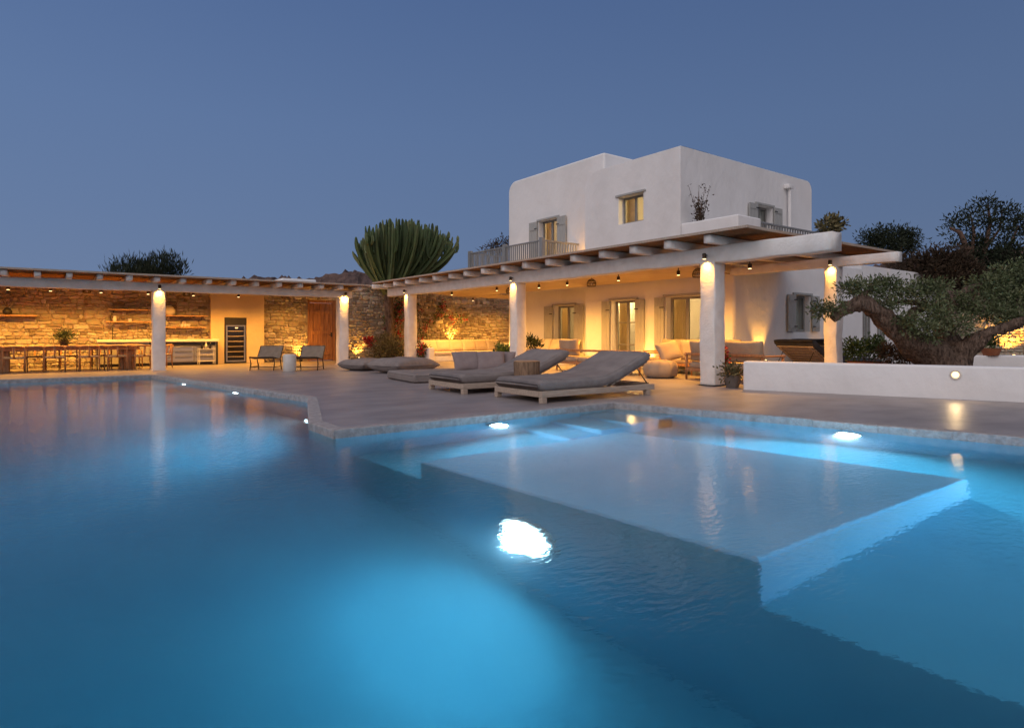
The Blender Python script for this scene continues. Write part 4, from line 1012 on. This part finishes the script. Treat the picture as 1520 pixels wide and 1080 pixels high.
# sun loungers: foot at -x, raised head at +x
def sun_lounger(label, loc, rz, group, mat_='fabric', deg=23, wood='pale_wood'):
    t = thing('sun_lounger',label,'sun lounger',loc,rz,group)
    L0, L1, W = -1.22, 1.36, .62
    b = MB()
    for sy in (-1,1): b.span((L0,sy*W-.04,.09),(L1,sy*W+.04,.185),.008)
    b.span((L0,-W+.041,.09),(L0+.08,W-.041,.184),.008); b.span((L1-.08,-W+.041,.09),(L1,W-.041,.184),.008); b.build('frame',wood,t)
    b = MB()
    for i in range(12): b.span((L0+.1+i*.125,-W+.042,.150),(L0+.19+i*.125,W-.042,.180),.004)
    b.build('slat',wood,t)
    for x, sy in ((L0+.05,-1),(L0+.05,1),(L1-.16,-1),(L1-.16,1)):
        b = MB(); b.span((x-.05,sy*W-.045,0),(x+.05,sy*W+.045,.089),.008); b.build('leg',wood,t)
    hx, hz = .34, .19; a = R(deg); BL = 1.02
    mb_ = Matrix.Translation((hx,0,hz)) @ Matrix.Rotation(-a,4,'Y')
    b = MB()
    for i in range(8):
        c = mb_ @ Vector((.08+i*.125,0,.0)); b.box(c,(.085,2*W-.10,.022),Matrix.Rotation(-a,4,'Y'),.004)
    for sy in (-1,1): c = mb_ @ Vector((BL/2,sy*(W-.14),-.025)); b.box(c,(BL,.05,.027),Matrix.Rotation(-a,4,'Y'),.004)
    b.build('backrest_frame',wood,t)
    b = MB(); tp = mb_ @ Vector((.80,0,-.04))
    for sy in (-1,1): b.tube([(tp.x,sy*(W-.14),tp.z),(tp.x+.26,sy*(W-.14),.19)],.010,6)
    b.tube([(tp.x+.26,-W+.1,.19),(tp.x+.26,W-.1,.19)],.010,6); b.build('prop','black',t)
    # mattress profile along x, one bent pad
    pr = []; n = 44; T = .165
    top = []; tot = (hx-L0+.03)+BL+.03
    for i in range(n+1):
        s = i/n*tot; flat = hx-L0+.03
        # smooth bend of the centre line
        k = 1/(1+math.exp(-(s-flat+.06)/.13)) 
        top.append((s,k*a))
    x, z = L0-.03, .19+T/2; pts = [(x,z,0)]
    for i in range(n):
        ds = tot/n; an = (top[i][1]+top[i+1][1])/2
        x += ds*math.cos(an); z += ds*math.sin(an); pts.append((x,z,top[i+1][1]))
    vs = []; fs = []; ring = [(-1,-.42),(-.985,-.75),(-.94,-.97),(-.6,-1),(0,-1),(.6,-1),(.94,-.97),(.985,-.75),(1,-.42),(1,.35),(.985,.68),(.93,.93),(.6,1.02),(0,1.06),(-.6,1.02),(-.93,.93),(-.985,.68),(-1,.35)]
    m = len(ring)
    for i,(x,z,an) in enumerate(pts):
        e = min(i, n-i)/n*tot; q = 1 if e > .09 else (1-(1-e/.09)**2)**.5*.75+.25
        nx, nz = -math.sin(an), math.cos(an)
        for ry, rz_ in ring:
            wob = .009*noise.noise(Vector((x*3.1+7,ry*2.3,rz_)))+.006*noise.noise(Vector((x*9+3,ry*6,rz_)))
            h = rz_*T/2*q+wob*(rz_ > 0)
            vs.append((x+nx*h, ry*(W-.005)*(.985+.015*q)+wob, z+nz*h))
    for i in range(n):
        for j in range(m): fs.append((i*m+j,i*m+(j+1)%m,(i+1)*m+(j+1)%m,(i+1)*m+j))
    fs += [tuple(range(m)),tuple(n*m+j for j in range(m-1,-1,-1))]
    b = MB(); b.add(vs,fs); mo = b.build('mattress',mat_,t,True)
    b = MB()
    for j in (2,6):
        b.tube([vs[i*m+j] for i in range(2,n-1)],.011,6)
    for j in (11,15): b.tube([vs[i*m+j] for i in range(2,n-1)],.008,6)
    b.build('piping',mat_,mo,True)
    return t
GL = 'sun loungers with taupe mattresses on the deck'
l1 = sun_lounger('nearest sun lounger with a thick taupe mattress, close to the pool steps',(7.42,8.17,0),R(-1),GL)
dup(l1,(7.22,10.13,0),R(-1.5),'sun lounger with taupe mattress behind the log side table',GL)
t = thing('log_table','rough round log used as side table between the two sun loungers','side table',(7.2,9.2,0))
b = MB(); n = 36; pr = [(.235,0),(.245,.03),(.235,.2),(.24,.4),(.25,.54),(.242,.565)]
b.lathe((0,0,0),pr,n); b.v = [(x*(1+.09*noise.noise(Vector((x*4,y*4,z*1.2)))),y*(1+.09*noise.noise(Vector((x*4+3,y*4,z*1.2)))),z) for x,y,z in b.v]; b.build('bark','bark_log',t,True,angle=60)
b = MB(); b.lathe((0,0,0),[(.243,.5665),(.246,.575),(.2,.585),(.02,.586)],n); b.build('top','table_wood',t,True,angle=60)
# pouf
u, v = gp(985,562); t = thing('pouf','round woven beige pouf beside the near pergola column','pouf',(u+.25,v+.3,0))
b = MB(); pr = [(.30,.0),(.385,.05),(.42,.14),(.425,.24),(.39,.35),(.31,.41),(.16,.435),(.02,.44)]; b.lathe((0,0,0),pr,40)
b.v = [(x*(1+.012*math.cos(10*math.atan2(y,x))),y*(1+.012*math.cos(10*math.atan2(y,x))),z) for x,y,z in b.v]; b.build('cover','beige',t,True)
b = MB()
for i in range(10):
    a = 2*math.pi*i/10; b.tube([(math.cos(a)*(r+.004),math.sin(a)*(r+.004),z+.002) for r,z in pr],.006,5)
b.build('seam','beige',t,True)
# masonry sofa along the stone wall and the house front
def cushion(label, loc, rz, tilt, sx, sy, th, m, group, name='cushion'):
    o = MB().pillow(rot('X',tilt),sx,sy,th,12,.4).build(name,m,None,True); o.location = loc; o.rotation_euler = (0,0,rz)
    return tag(o,label,'cushion',group)
s0, s1 = ony(637,21.0), ony(770,22.0)
t = thing('masonry_sofa','long white masonry sofa under the stone wall, full of cream cushions','sofa',((s0+s1)/2,21.6,0))
b = MB(); b.soft(((s0+s1)/2,21.7,.11),(s1-s0,1.3,.24),.04); b.build('base','plaster',t,True,world=True,angle=40)
b = MB(); b.soft(((s0+s1)/2,22.37,.32),(s1-s0,.20,.66),.05); b.build('backrest','plaster',t,True,world=True,angle=40)
b = MB(); b.soft((s0+.11,21.65,.26),(.26,1.34,.56),.05); b.build('armrest','plaster',t,True,world=True,angle=40)
b = MB(); b.soft(((s0+s1)/2+.13,21.6,.30),(s1-s0-.3,1.2,.13),.05); b.build('seat_cushion','linen',t,True,world=True)
nq = 6
for i in range(nq):
    x = s0+.60+i*.62
    cushion(ORD[i]+' cream back cushion from the left on the masonry sofa',(x,22.10+rnd.uniform(-.03,.03),.58),R(rnd.uniform(-5,5)),62,.70,.52,.22,'linen','cream cushions along the masonry sofa')
y0_, y1_ = 16.1, 20.0
t = thing('masonry_bench','white masonry bench along the recessed house front','bench',(14.6,18,0))
b = MB(); b.soft((14.72,(y0_+y1_)/2,.13),(1.06,y1_-y0_,.28),.04); b.build('base','plaster',t,True,world=True,angle=40)
b = MB(); b.soft((14.68,(y0_+y1_)/2,.33),(.95,y1_-y0_-.05,.13),.05); b.build('seat_cushion','linen',t,True,world=True)
for i in range(5):
    cushion(ORD[i]+' cream cushion, counted from the stone wall, on the bench along the house front',(15.0,y1_-.42-i*.74,.64),R(-90+rnd.uniform(-4,4)),66,.74,.52,.2,'linen','cream cushions on the bench along the house')
# open wooden sofas
def wood_sofa(label, loc, rz, L, m, backs, group=None, seat=True):
    """length along x, back on the -y side"""
    t = thing('wooden_sofa',label,'sofa',loc,rz,group); h = L/2
    for sx in (-1,1):
        for y,zt in ((-.40,.62),(.40,.56)):
            b = MB(); b.tube([(sx*(h-.03),y,0),(sx*(h-.03),y,zt)],[.026,.034],10); b.build('leg','wood',t,True)
        b = MB(); b.soft((sx*(h-.03),0,.585),(.075,.92,.04),.015); b.build('armrest','wood',t,True,angle=40)
    b = MB(); b.span((-h,-.435,.575),(h,-.375,.635),.01); b.span((-h,-.42,.20),(h,-.38,.27),.008); b.span((-h,.38,.20),(h,.42,.27),.008)
    for i in range(int(L/.5)+1): b.span((-h+.05+i*.48,-.379,.22),(-h+.11+i*.48,.379,.255))
    b.build('frame','wood',t)
    k = max(1,round(L/.9))
    for i in range(k):
        b = MB(); w = (L-.12)/k; b.soft((-h+.06+w*(i+.5),.02,.335),(w-.015,.80,.16),.06); b.build('seat_cushion',m,t,True)
    for i in backs:
        b = MB(); w = (L-.12)/k; mm = Matrix.Translation((-h+.06+w*(i+.5),-.29,.68)) @ rot('X',100) ; b.pillow(mm,w-.02,.50,.22,12,.32); b.build('back_cushion',m,t,True)
    return t
wood_sofa('long wooden sofa with its back to the pool, one beige cushion showing',(12.62,12.55,0),R(-90),3.3,'beige',[0])
wood_sofa('wooden sofa with its back to the pool, behind the near rough column',(12.72,8.55,0),R(-90),2.05,'beige',[0,1])
wood_sofa('beige sofa against the house wall facing the pool',(14.12,10.75,0),R(90),2.7,'beige',[0,1,2])
pq = cam_pt(993,HY,15.9); o = MB().pillow(rot('Z',-30) @ rot('X',62) @ rot('Z',14),.60,.52,.2,12).build('pillow','beige',None,True); o.location = (pq.x,pq.y,.64); tag(o,'beige square pillow slightly tilted behind the pouf','pillow')
pq = cam_pt(1026,HY,16.2); o = MB().pillow(rot('Z',-44) @ rot('X',70),.55,.55,.18,12).build('pillow','beige',None,True); o.location = (pq.x,pq.y,.66); tag(o,'beige pillow between the tilted pillow and the rough column','pillow')
t = thing('coffee_table','low wooden coffee table in front of the house doors','coffee table',(13.5,9.95,0))
b = MB(); b.soft((0,0,.34),(.5,.5,.05),.015); b.build('top','wood',t,True,angle=40)
for sx in (-.2,.2):
    for sy in (-.2,.2):
        b = MB(); b.tube([(sx,sy,0),(sx,sy,.32)],.022,8); b.build('leg','wood',t,True)
pq = cam_pt(1001,HY,15.5); leafpot('small_plant','small dark green potted plant between the beige pillows','potted plant',(13.5,9.95,.366),(.07,.11),[(0,0,.24,.12,.12,.14)],160,'green_leaf',.07,.03,'taupe_pot')
# dark loungers behind the low white wall
dl = sun_lounger('dark sun lounger behind the low white wall, backrest raised',(16.85,8.5,0),R(180-12),'dark sun loungers by the side wall','darkfab',34,'pale_wood')
dup(dl,(18.6,9.1,0),R(180-8),'dark sun lounger farther back by the side wall, partly hidden by a column','dark sun loungers by the side wall')

# ------------------------------------------------------------------ planting
def blob(px, py, d, rx, ry, base, rd=None):
    """ellipsoid of foliage (radii in metres) seen at a measured spot, relative to the plant's base"""
    p = cam_pt(px,py,d); k = d/FPX
    return (p.x-base.x,p.y-base.y,p.z-base.z,rx*k,(rd or rx)*k,ry*k)
# candelabra tree
ex_, ey_ = 11.35,23.72
t = thing('candelabra_tree','huge dark green candelabra cactus tree rising above the pergola corner','cactus tree',(ex_,ey_,0))
b = MB(); b.tube([(0,0,0),(.04,0,1.2),(-.02,.02,2.4),(0,.05,3.4)],[.24,.20,.19,.2],10,.12); b.build('trunk','bark',t,True)
b = MB(); K = 150
dc_ = S_*ex_+C_*ey_
lat_ax = Vector((C_,-S_,0)); dep_ax = Vector((S_,C_,0))
for i in range(K):
    q = math.sqrt((i+.5)/K); a = i*2.39996+rnd.uniform(-.2,.2)
    lx, dy = q*math.cos(a), q*math.sin(a)
    tipx = lx*2.2+.72; tipd = dy*1.75
    ztip = 5.45-.85*(max(0,(abs(lx)**2.6)))-.25*dy*dy+rnd.uniform(-.26,.26)
    ztip = max(ztip, 3.9)
    s0_ = Vector((rnd.uniform(-.12,.12),rnd.uniform(-.12,.12),2.75+rnd.uniform(-.2,.4)))
    tip = lat_ax*tipx+dep_ax*tipd+Vector((0,0,ztip))
    knee = lat_ax*(tipx*rnd.uniform(.78,1.02))+dep_ax*(tipd*.74)+Vector((0,0,3.0+.75*q*q+rnd.uniform(-.15,.2)))
    pts = []
    for j in range(12):
        w_ = j/11; pts.append(s0_*(1-w_)**2+knee*2*w_*(1-w_)+tip*w_*w_)
    r0 = rnd.uniform(.052,.084)
    rr = [r0*(.75+.25*min(1,j/3))*(1+.12*((j%2)*2-1)*.6) for j in range(12)]; rr[-1] = r0*.45
    pts.append(pts[-1]+Vector((0,0,.05))); rr.append(r0*.15)
    b.tone = min(1,max(0,rnd.gauss(.5,.25)))
    b.tube(pts,rr,8,.45,True,rnd.uniform(0,1))
    for _ in range(rnd.choice((0,1,1,2))):                  # side arms fork off and stand upright
        p = pts[rnd.randint(5,10)]; o_ = (lat_ax*rnd.uniform(-1,1)+dep_ax*rnd.uniform(-1,1))*.26; b.tone = min(1,max(0,b.tone+rnd.uniform(-.25,.25)))
        e = p+o_; e.z = min(5.6,max(p.z+.35,tip.z+rnd.uniform(-.35,.22)))
        q = e.z-p.z; b.tube([p,p+o_*.75+Vector((0,0,q*.2)),p+o_+Vector((0,0,q*.5)),e-Vector((0,0,q*.15)),e,e+Vector((0,0,.05))],[.035,.055,.062,.064,.045,.012],8,.45,True)
b.build('crown','euphorbia',t)
# olive tree behind the low wall
ob = cam_pt(1402,548,12.6); ob.z = .05
t = thing('olive_tree','gnarled old olive tree with a thick trunk arching left above the low wall','olive tree',ob)
def pth(l): return [cam_pt(x,y,d)-ob for x,y,d in l]
def limb(mb, l, r, n=14, seed=1):
    P = pth(l); 
    # Catmull-Rom through the points
    out = []; rr = []
    for i in range(len(P)-1):
        p0, p1, p2, p3 = P[max(i-1,0)], P[i], P[i+1], P[min(i+2,len(P)-1)]
        for k_ in range(6):
            q = k_/6; out.append(.5*((2*p1)+(p2-p0)*q+(2*p0-5*p1+4*p2-p3)*q*q+(3*p1-p0-3*p2+p3)*q**3)); rr.append(r[i]*(1-q)+r[i+1]*q)
    out.append(P[-1]); rr.append(r[-1])
    b0 = len(mb.v); mb.tube(out,rr,n,0,True)
    for i in range(b0,len(mb.v)):
        v_ = Vector(mb.v[i]); k_ = noise.noise(v_*3.2+Vector((seed,0,0)))*.06+noise.noise(Vector((v_.x*9,v_.y*9,v_.z*2.5)))*.06+noise.noise(Vector((v_.x*22,v_.y*22,v_.z*6)))*.03
        c = out[min(len(out)-1,(i-b0)//n)]; d_ = (v_-c)
        if d_.length > 0: mb.v[i] = tuple(v_+d_.normalized()*k_*min(1,d_.length/.12))
b = MB()
limb(b,[(1408,556,12.6),(1392,535,12.6),(1355,510,12.5),(1318,478,12.4),(1296,458,12.3),(1272,451,12.2),(1252,460,12.2),(1237,474,12.2)],[.44,.36,.26,.19,.15,.13,.11,.07],30,1)
limb(b,[(1405,545,12.6),(1415,525,12.7),(1400,490,12.9),(1404,455,13.0),(1428,436,13.1),(1460,420,13.2)],[.34,.26,.15,.12,.09,.04],22,5)
limb(b,[(1405,550,12.6),(1432,520,12.5),(1462,497,12.3),(1500,484,12.1),(1545,462,12.0)],[.34,.22,.13,.10,.05],22,9)
limb(b,[(1340,500,12.5),(1350,470,12.8),(1372,452,12.9),(1335,448,12.9),(1318,452,12.9)],[.16,.10,.07,.05,.03],10,12)
limb(b,[(1272,452,12.2),(1280,440,12.3),(1300,425,12.5)],[.09,.06,.03],8,17)
b.build('trunk','bark',t,True)
b = MB()
for (px,py,d,rx,ry) in ((1262,427,12.3,20,13),(1285,430,12.4,30,17),(1318,425,12.6,32,17),(1345,437,12.7,25,15),(1388,430,12.8,32,17),(1362,425,12.9,20,12),(1218,460,12.2,18,13),(1240,458,12.15,17,14),(1318,452,12.4,22,12),
    (1345,478,12.2,26,18),(1372,492,12.2,27,20),(1395,470,12.3,24,22),(1425,482,12.4,20,18),(1384,455,12.5,24,14),(1430,450,12.9,30,20),(1470,425,13.0,38,24),(1510,405,13.0,40,22),(1470,462,12.6,40,18),(1505,470,12.3,30,16),(1500,445,12.6,38,20),(1550,440,12.6,40,32)):
    b.crown([blob(px,py,d,rx*.80,ry*.80,ob,rx*.8)],int(rx*ry*1.6),.078,.028,.11,12,.40,.25)
b.build('crown','olive_leaf',t)
# dark trees behind
def tree(name, label, px, py, d, blobs, leafm, n, size, w, trunk, group=None, clump=.3, cat='tree', up=.4, spread=1.0):
    p = cam_pt(px,HY,d); base = Vector((p.x,p.y,trunk[0])); t = thing(name,label,cat,base,0,group)
    b = MB()
    def Q(x,y,dd): return cam_pt(x,y,dd)-base
    for pts, r in trunk[1]:
        P = [Q(x,y,d+o) for x,y,o in pts]; b.tube(P,[r*(1-.75*i/(len(P)-1)) for i in range(len(P))],8)
    b.build('trunk','twig',t,True)
    b = MB(); b.crown([blob(x,y,d+o,rx,ry,base) for x,y,o,rx,ry in blobs],n,size,w,clump,7,.4,up,spread); b.build('crown',leafm,t)
    return t
tree('dark_tree','dark bushy tree behind the left pavilion roof',218,390,31,[(166,402,0,12,8),(184,396,.3,12,11),(205,398,0,14,13),(222,394,.2,12,13),(240,392,-.3,13,14),(252,388,.5,11,11),(270,398,0,10,11),(196,390,-.2,7,9),(214,410,0,40,10),(255,405,0,18,12)],'dark_leaf',4600,.30,.035,(0,[([(218,500,0),(216,440,0),(214,392,0)],.18),([(216,430,0),(238,405,.2),(246,388,.2)],.10)]),None,.26,up=1.3,spread=.55)
tree('dark_tree','dark round tree on the slope beyond the right end of the pergola',1322,370,36,[(1290,354,0,13,9),(1310,348,.3,14,10),(1332,347,0,13,9),(1350,352,.3,14,10),(1318,362,-.3,20,9),(1345,366,0,18,9),(1296,364,0,12,8)],'dark_leaf',5200,.2,.06,(0,[([(1322,460,0),(1322,400,0),(1326,360,0)],.2),([(1322,410,0),(1345,375,.2),(1360,352,.2)],.10),([(1322,400,0),(1300,370,.2),(1288,355,.2)],.10)]),None,.34)
tree('dark_tree','tall dark tree with open branches at the right edge',1450,400,27,[(1462,304,0,16,9),(1484,312,.3,15,11),(1440,318,0,14,10),(1420,330,.2,16,9),(1404,342,0,10,6),(1436,338,.4,14,8),(1468,334,.2,18,11),(1503,318,0,14,12),(1516,336,.3,14,12),(1490,345,0,16,11),(1455,358,.2,18,10),(1425,362,0,15,8),(1500,370,0,22,14),(1470,380,0,24,14),(1440,388,0,20,14),(1515,395,.3,26,22),(1540,330,.2,24,24),(1485,400,0,30,16),(1505,420,0,34,20),(1465,412,.2,30,18),(1445,365,.3,16,12)],'dark_leaf',11500,.19,.06,(0,[([(1450,520,0),(1448,440,0),(1442,385,0),(1425,345,0),(1410,338,0)],.22),([(1447,420,0),(1462,370,.2),(1470,330,.3),(1466,304,.3)],.14),([(1447,430,0),(1490,385,.2),(1512,335,.3)],.14),([(1442,385,0),(1446,345,.1),(1440,315,.1)],.09),([(1462,370,.2),(1484,340,.2),(1488,312,.2)],.07)]),None,.24)
tree('brown_bush','brownish dense bush on the slope left of the tall dark tree',1395,400,24,[(1374,400,0,18,12),(1396,392,.3,20,15),(1418,378,0,13,10),(1390,380,.2,14,9),(1425,402,0,20,20),(1352,404,.2,15,8),(1408,410,0,22,14),(1335,392,.3,16,8),(1365,388,.2,18,10),(1440,415,0,22,16)],'rust_leaf',9000,.16,.055,(0,[([(1395,500,0),(1396,440,0),(1400,390,0)],.14),([(1396,430,0),(1416,400,0),(1418,375,0)],.07)]),None,.26,'bush')
tree('purple_bush','dark bush behind the left end of the balcony',738,372,34,[(736,368,0,14,9),(748,362,.2,12,9),(722,372,0,10,6)],'rust_leaf',700,.16,.05,(0,[([(738,470,0),(738,400,0),(740,366,0)],.1)]),None,.25,'bush')
# plants on the terrace roof
b0 = Vector((14.2,onx(1040,14.45),4.2)); bx = thing('dry_plant','tall dry reddish plant on the terrace in front of the house corner','plant',(15.0,onx(1038,15.0),4.2))
by = bx.location.copy(); b = MB(); f = MB()
for i in range(16):
    e = Vector((rnd.uniform(-.3,.3),rnd.uniform(-.22,.22),rnd.uniform(.5,1.15))); b.tube([(0,0,-.85),(e.x*.3,e.y*.3,e.z*.35),e],[.014,.010,.004],5)
    for k_ in range(26):
        q = rnd.uniform(.1,1)**1.4; p = e*q+Vector((rnd.gauss(0,.06),rnd.gauss(0,.06),rnd.gauss(0,.06))); f.tone = rnd.random(); f.leaf(p,Vector((rnd.gauss(0,1),rnd.gauss(0,1),rnd.gauss(.3,1))),.085,.035)
b.build('stem','twig',bx); f.build('foliage','rust_leaf',bx)
yy = YC+.38; xx = ony(1233,yy)
leafpot('roof_plant','leafy plant in a white pot on the roof above the right pergola end','potted plant',(xx,yy,3.285),(.20,.98),[(-.12,0,1.28,.36,.34,.26),(.26,-.12,1.42,.34,.28,.16),(.0,.1,1.15,.25,.25,.2)],800,'dry_leaf',.15,.07,'ceramic')
# climbing plants and shrubs at the stone wall
def climber(label, name, loc, strands, nl, leafm, nf, cat='climbing plant'):
    t = thing(name,label,cat,loc); L = Vector(loc)
    b = MB(); f = MB(); g_ = MB()
    for pts in strands:
        P = [Vector(p)-L for p in pts]; b.tube(P,[.02*(1-.7*i/(len(P)-1)) for i in range(len(P))],6)
        for _ in range(nl):
            i = rnd.randrange(len(P)-1); q = rnd.random(); p = P[i].lerp(P[i+1],q)+Vector((rnd.gauss(0,.11),rnd.gauss(-.06,.09),rnd.gauss(0,.11)))
            f.tone = rnd.random(); f.leaf(p,Vector((rnd.gauss(0,1),rnd.gauss(-.4,1),rnd.gauss(.2,1))),.11,.06)
        for _ in range(nf):
            i = rnd.randrange(len(P)-1); c = P[i].lerp(P[i+1],rnd.random())+Vector((rnd.gauss(0,.10),rnd.gauss(-.12,.08),rnd.gauss(0,.10)))
            for _ in range(14):
                g_.tone = rnd.random(); g_.leaf(c+Vector((rnd.gauss(0,.07),rnd.gauss(0,.07),rnd.gauss(0,.06))),Vector((rnd.gauss(0,1),rnd.gauss(0,1),rnd.gauss(0,1))),.075,.06)
    b.build('stem','twig',t); f.build('foliage',leafm,t)
    if nf: g_.build('blossom','flower',t)
    return t
def wl(px, py, y=24.25): x = ony(px,y); return (x,y,zat(py,x,y))
climber('bougainvillea with red flowers climbing behind the far pergola column','bougainvillea',wl(592,530,24.1)[:2]+(0,),
    [[wl(596,536,23.9),wl(592,500,24.0),wl(588,465,24.1),wl(590,440,24.15)],[wl(596,536,23.9),wl(586,510,23.9),wl(584,475,24.0),wl(594,450,24.1)],[wl(592,510,24.0),wl(578,490,24.1),wl(570,468,24.2)],[wl(584,475,24.0),wl(590,458,24.0),wl(592,450,24.0)]],150,'green_leaf',11)
climber('green climber with scattered red flowers on the stone wall right of the far column','wall_climber',wl(622,530,24.1)[:2]+(0,),
    [[wl(620,538,23.9),wl(626,505,24.1),wl(622,480,24.2),wl(618,450,24.2)],[wl(626,505,24.1),wl(632,480,24.2),wl(645,470,24.25),wl(662,468,24.3)],[wl(645,472,24.25),wl(655,458,24.3),wl(652,448,24.3)],[wl(662,470,24.3),wl(675,472,24.3),wl(690,474,24.3)],[wl(620,538,23.9),wl(630,520,24.0),wl(638,505,24.0)]],90,'green_leaf',5)
def shrub(name,label,px,py_top,d,blobs,n,leafm,size,w,fl=0):
    p = cam_pt(px,HY,d); base = Vector((p.x,p.y,0)); t = thing(name,label,'shrub',base)
    B_l = [blob(x,y,d+o,rx,ry,base) for x,y,o,rx,ry in blobs]
    b = MB()
    for bl in B_l:
        for _ in range(5): b.tube([(rnd.uniform(-.08,.08),rnd.uniform(-.08,.08),0),(bl[0]*.6,bl[1]*.6,bl[2]*.5),(bl[0]+rnd.uniform(-.5,.5)*bl[3],bl[1]+rnd.uniform(-.5,.5)*bl[4],bl[2]+bl[5]*.4)],[.015,.012,.005],5)
    b.build('stem','twig',t)
    b = MB(); b.crown(B_l,n,size,w,.13,6,.3,.5); b.build('foliage',leafm,t)
    if fl: b = MB(); b.crown(B_l[:fl],150,.09,.07,.08,10,.8,.3); b.build('blossom','flower',t)
    return t
shrub('shrub','dry yellowish shrub with red flowers at the stone wall behind the floor cushions',574,500,24.3,[(549,507,-.2,7,6),(578,515,0,22,22),(562,526,-.2,17,14),(592,522,0,14,20),(568,505,.2,12,10)],2600,'dry_leaf',.10,.035,1)
shrub('shrub','small red flowering plant at the left end of the white sofa',628,525,24.0,[(628,520,0,8,8),(622,532,0,7,10)],500,'green_leaf',.09,.04,1)
shrub('shrub','round green bush between the pillows and the middle pergola column',748,525,21.5,[(750,524,0,13,7),(742,520,.3,8,6)],900,'green_leaf',.11,.045)
shrub('shrub','dark leafy plant at the far left corner of the house front',790,505,21.5,[(788,508,0,8,7),(796,512,0,7,5)],380,'dark_leaf',.13,.05)
# pots beside the near column and by the low wall
u, v = gp(1097,576); leafpot('flower_pot','taupe pot with low yellow green plant at the end of the low white wall','potted plant',(u,v+.15,0),(.165,.25),[(0,0,.32,.19,.19,.09)],420,'dry_leaf',.075,.035,'taupe_pot')
u, v = gp(1086,570); leafpot('flower_pot','dark pot with tall red flowers beside the near rough column','potted plant',(u,v+.25,0),(.13,.24),[(-.04,0,.46,.11,.11,.18),(-.07,.02,.62,.10,.10,.16)],200,'green_leaf',.075,.035,'black',flowers=620)
def potat(name,label,px,d,pot,blobs,n,leafm,size,w,pm='terracotta',z=.05,**k):
    p = cam_pt(px,HY,d); return leafpot(name,label,'potted plant',(p.x,p.y,z),pot,blobs,n,leafm,size,w,pm,**k)
potat('planter','wide terracotta planter with leafy green plants behind the low wall',1284,15.8,(.40,.36),[(-.22,.15,.68,.28,.28,.24),(.22,-.15,.72,.26,.26,.28)],1500,'green_leaf',.10,.04,z=.02)
potat('planter','terracotta pot with reddish spiky plant right of the wide planter',1319,15.2,(.23,.34),[(0,0,.58,.17,.17,.24)],350,'rust_leaf',.16,.03,z=.02)
potat('planter','dark red pot with drooping plant beside the olive trunk',1342,14.9,(.23,.32),[(0,0,.52,.22,.22,.18)],450,'rust_leaf',.12,.035,z=.02)
pp = cam_pt(1471,HY,17.25); leafpot('planter','terracotta bowl with a small green plant on the ledge at the right','potted plant',(pp.x,pp.y,.48),(.24,.20),[(0,0,.36,.11,.11,.12)],260,'green_leaf',.09,.04,'terracotta')
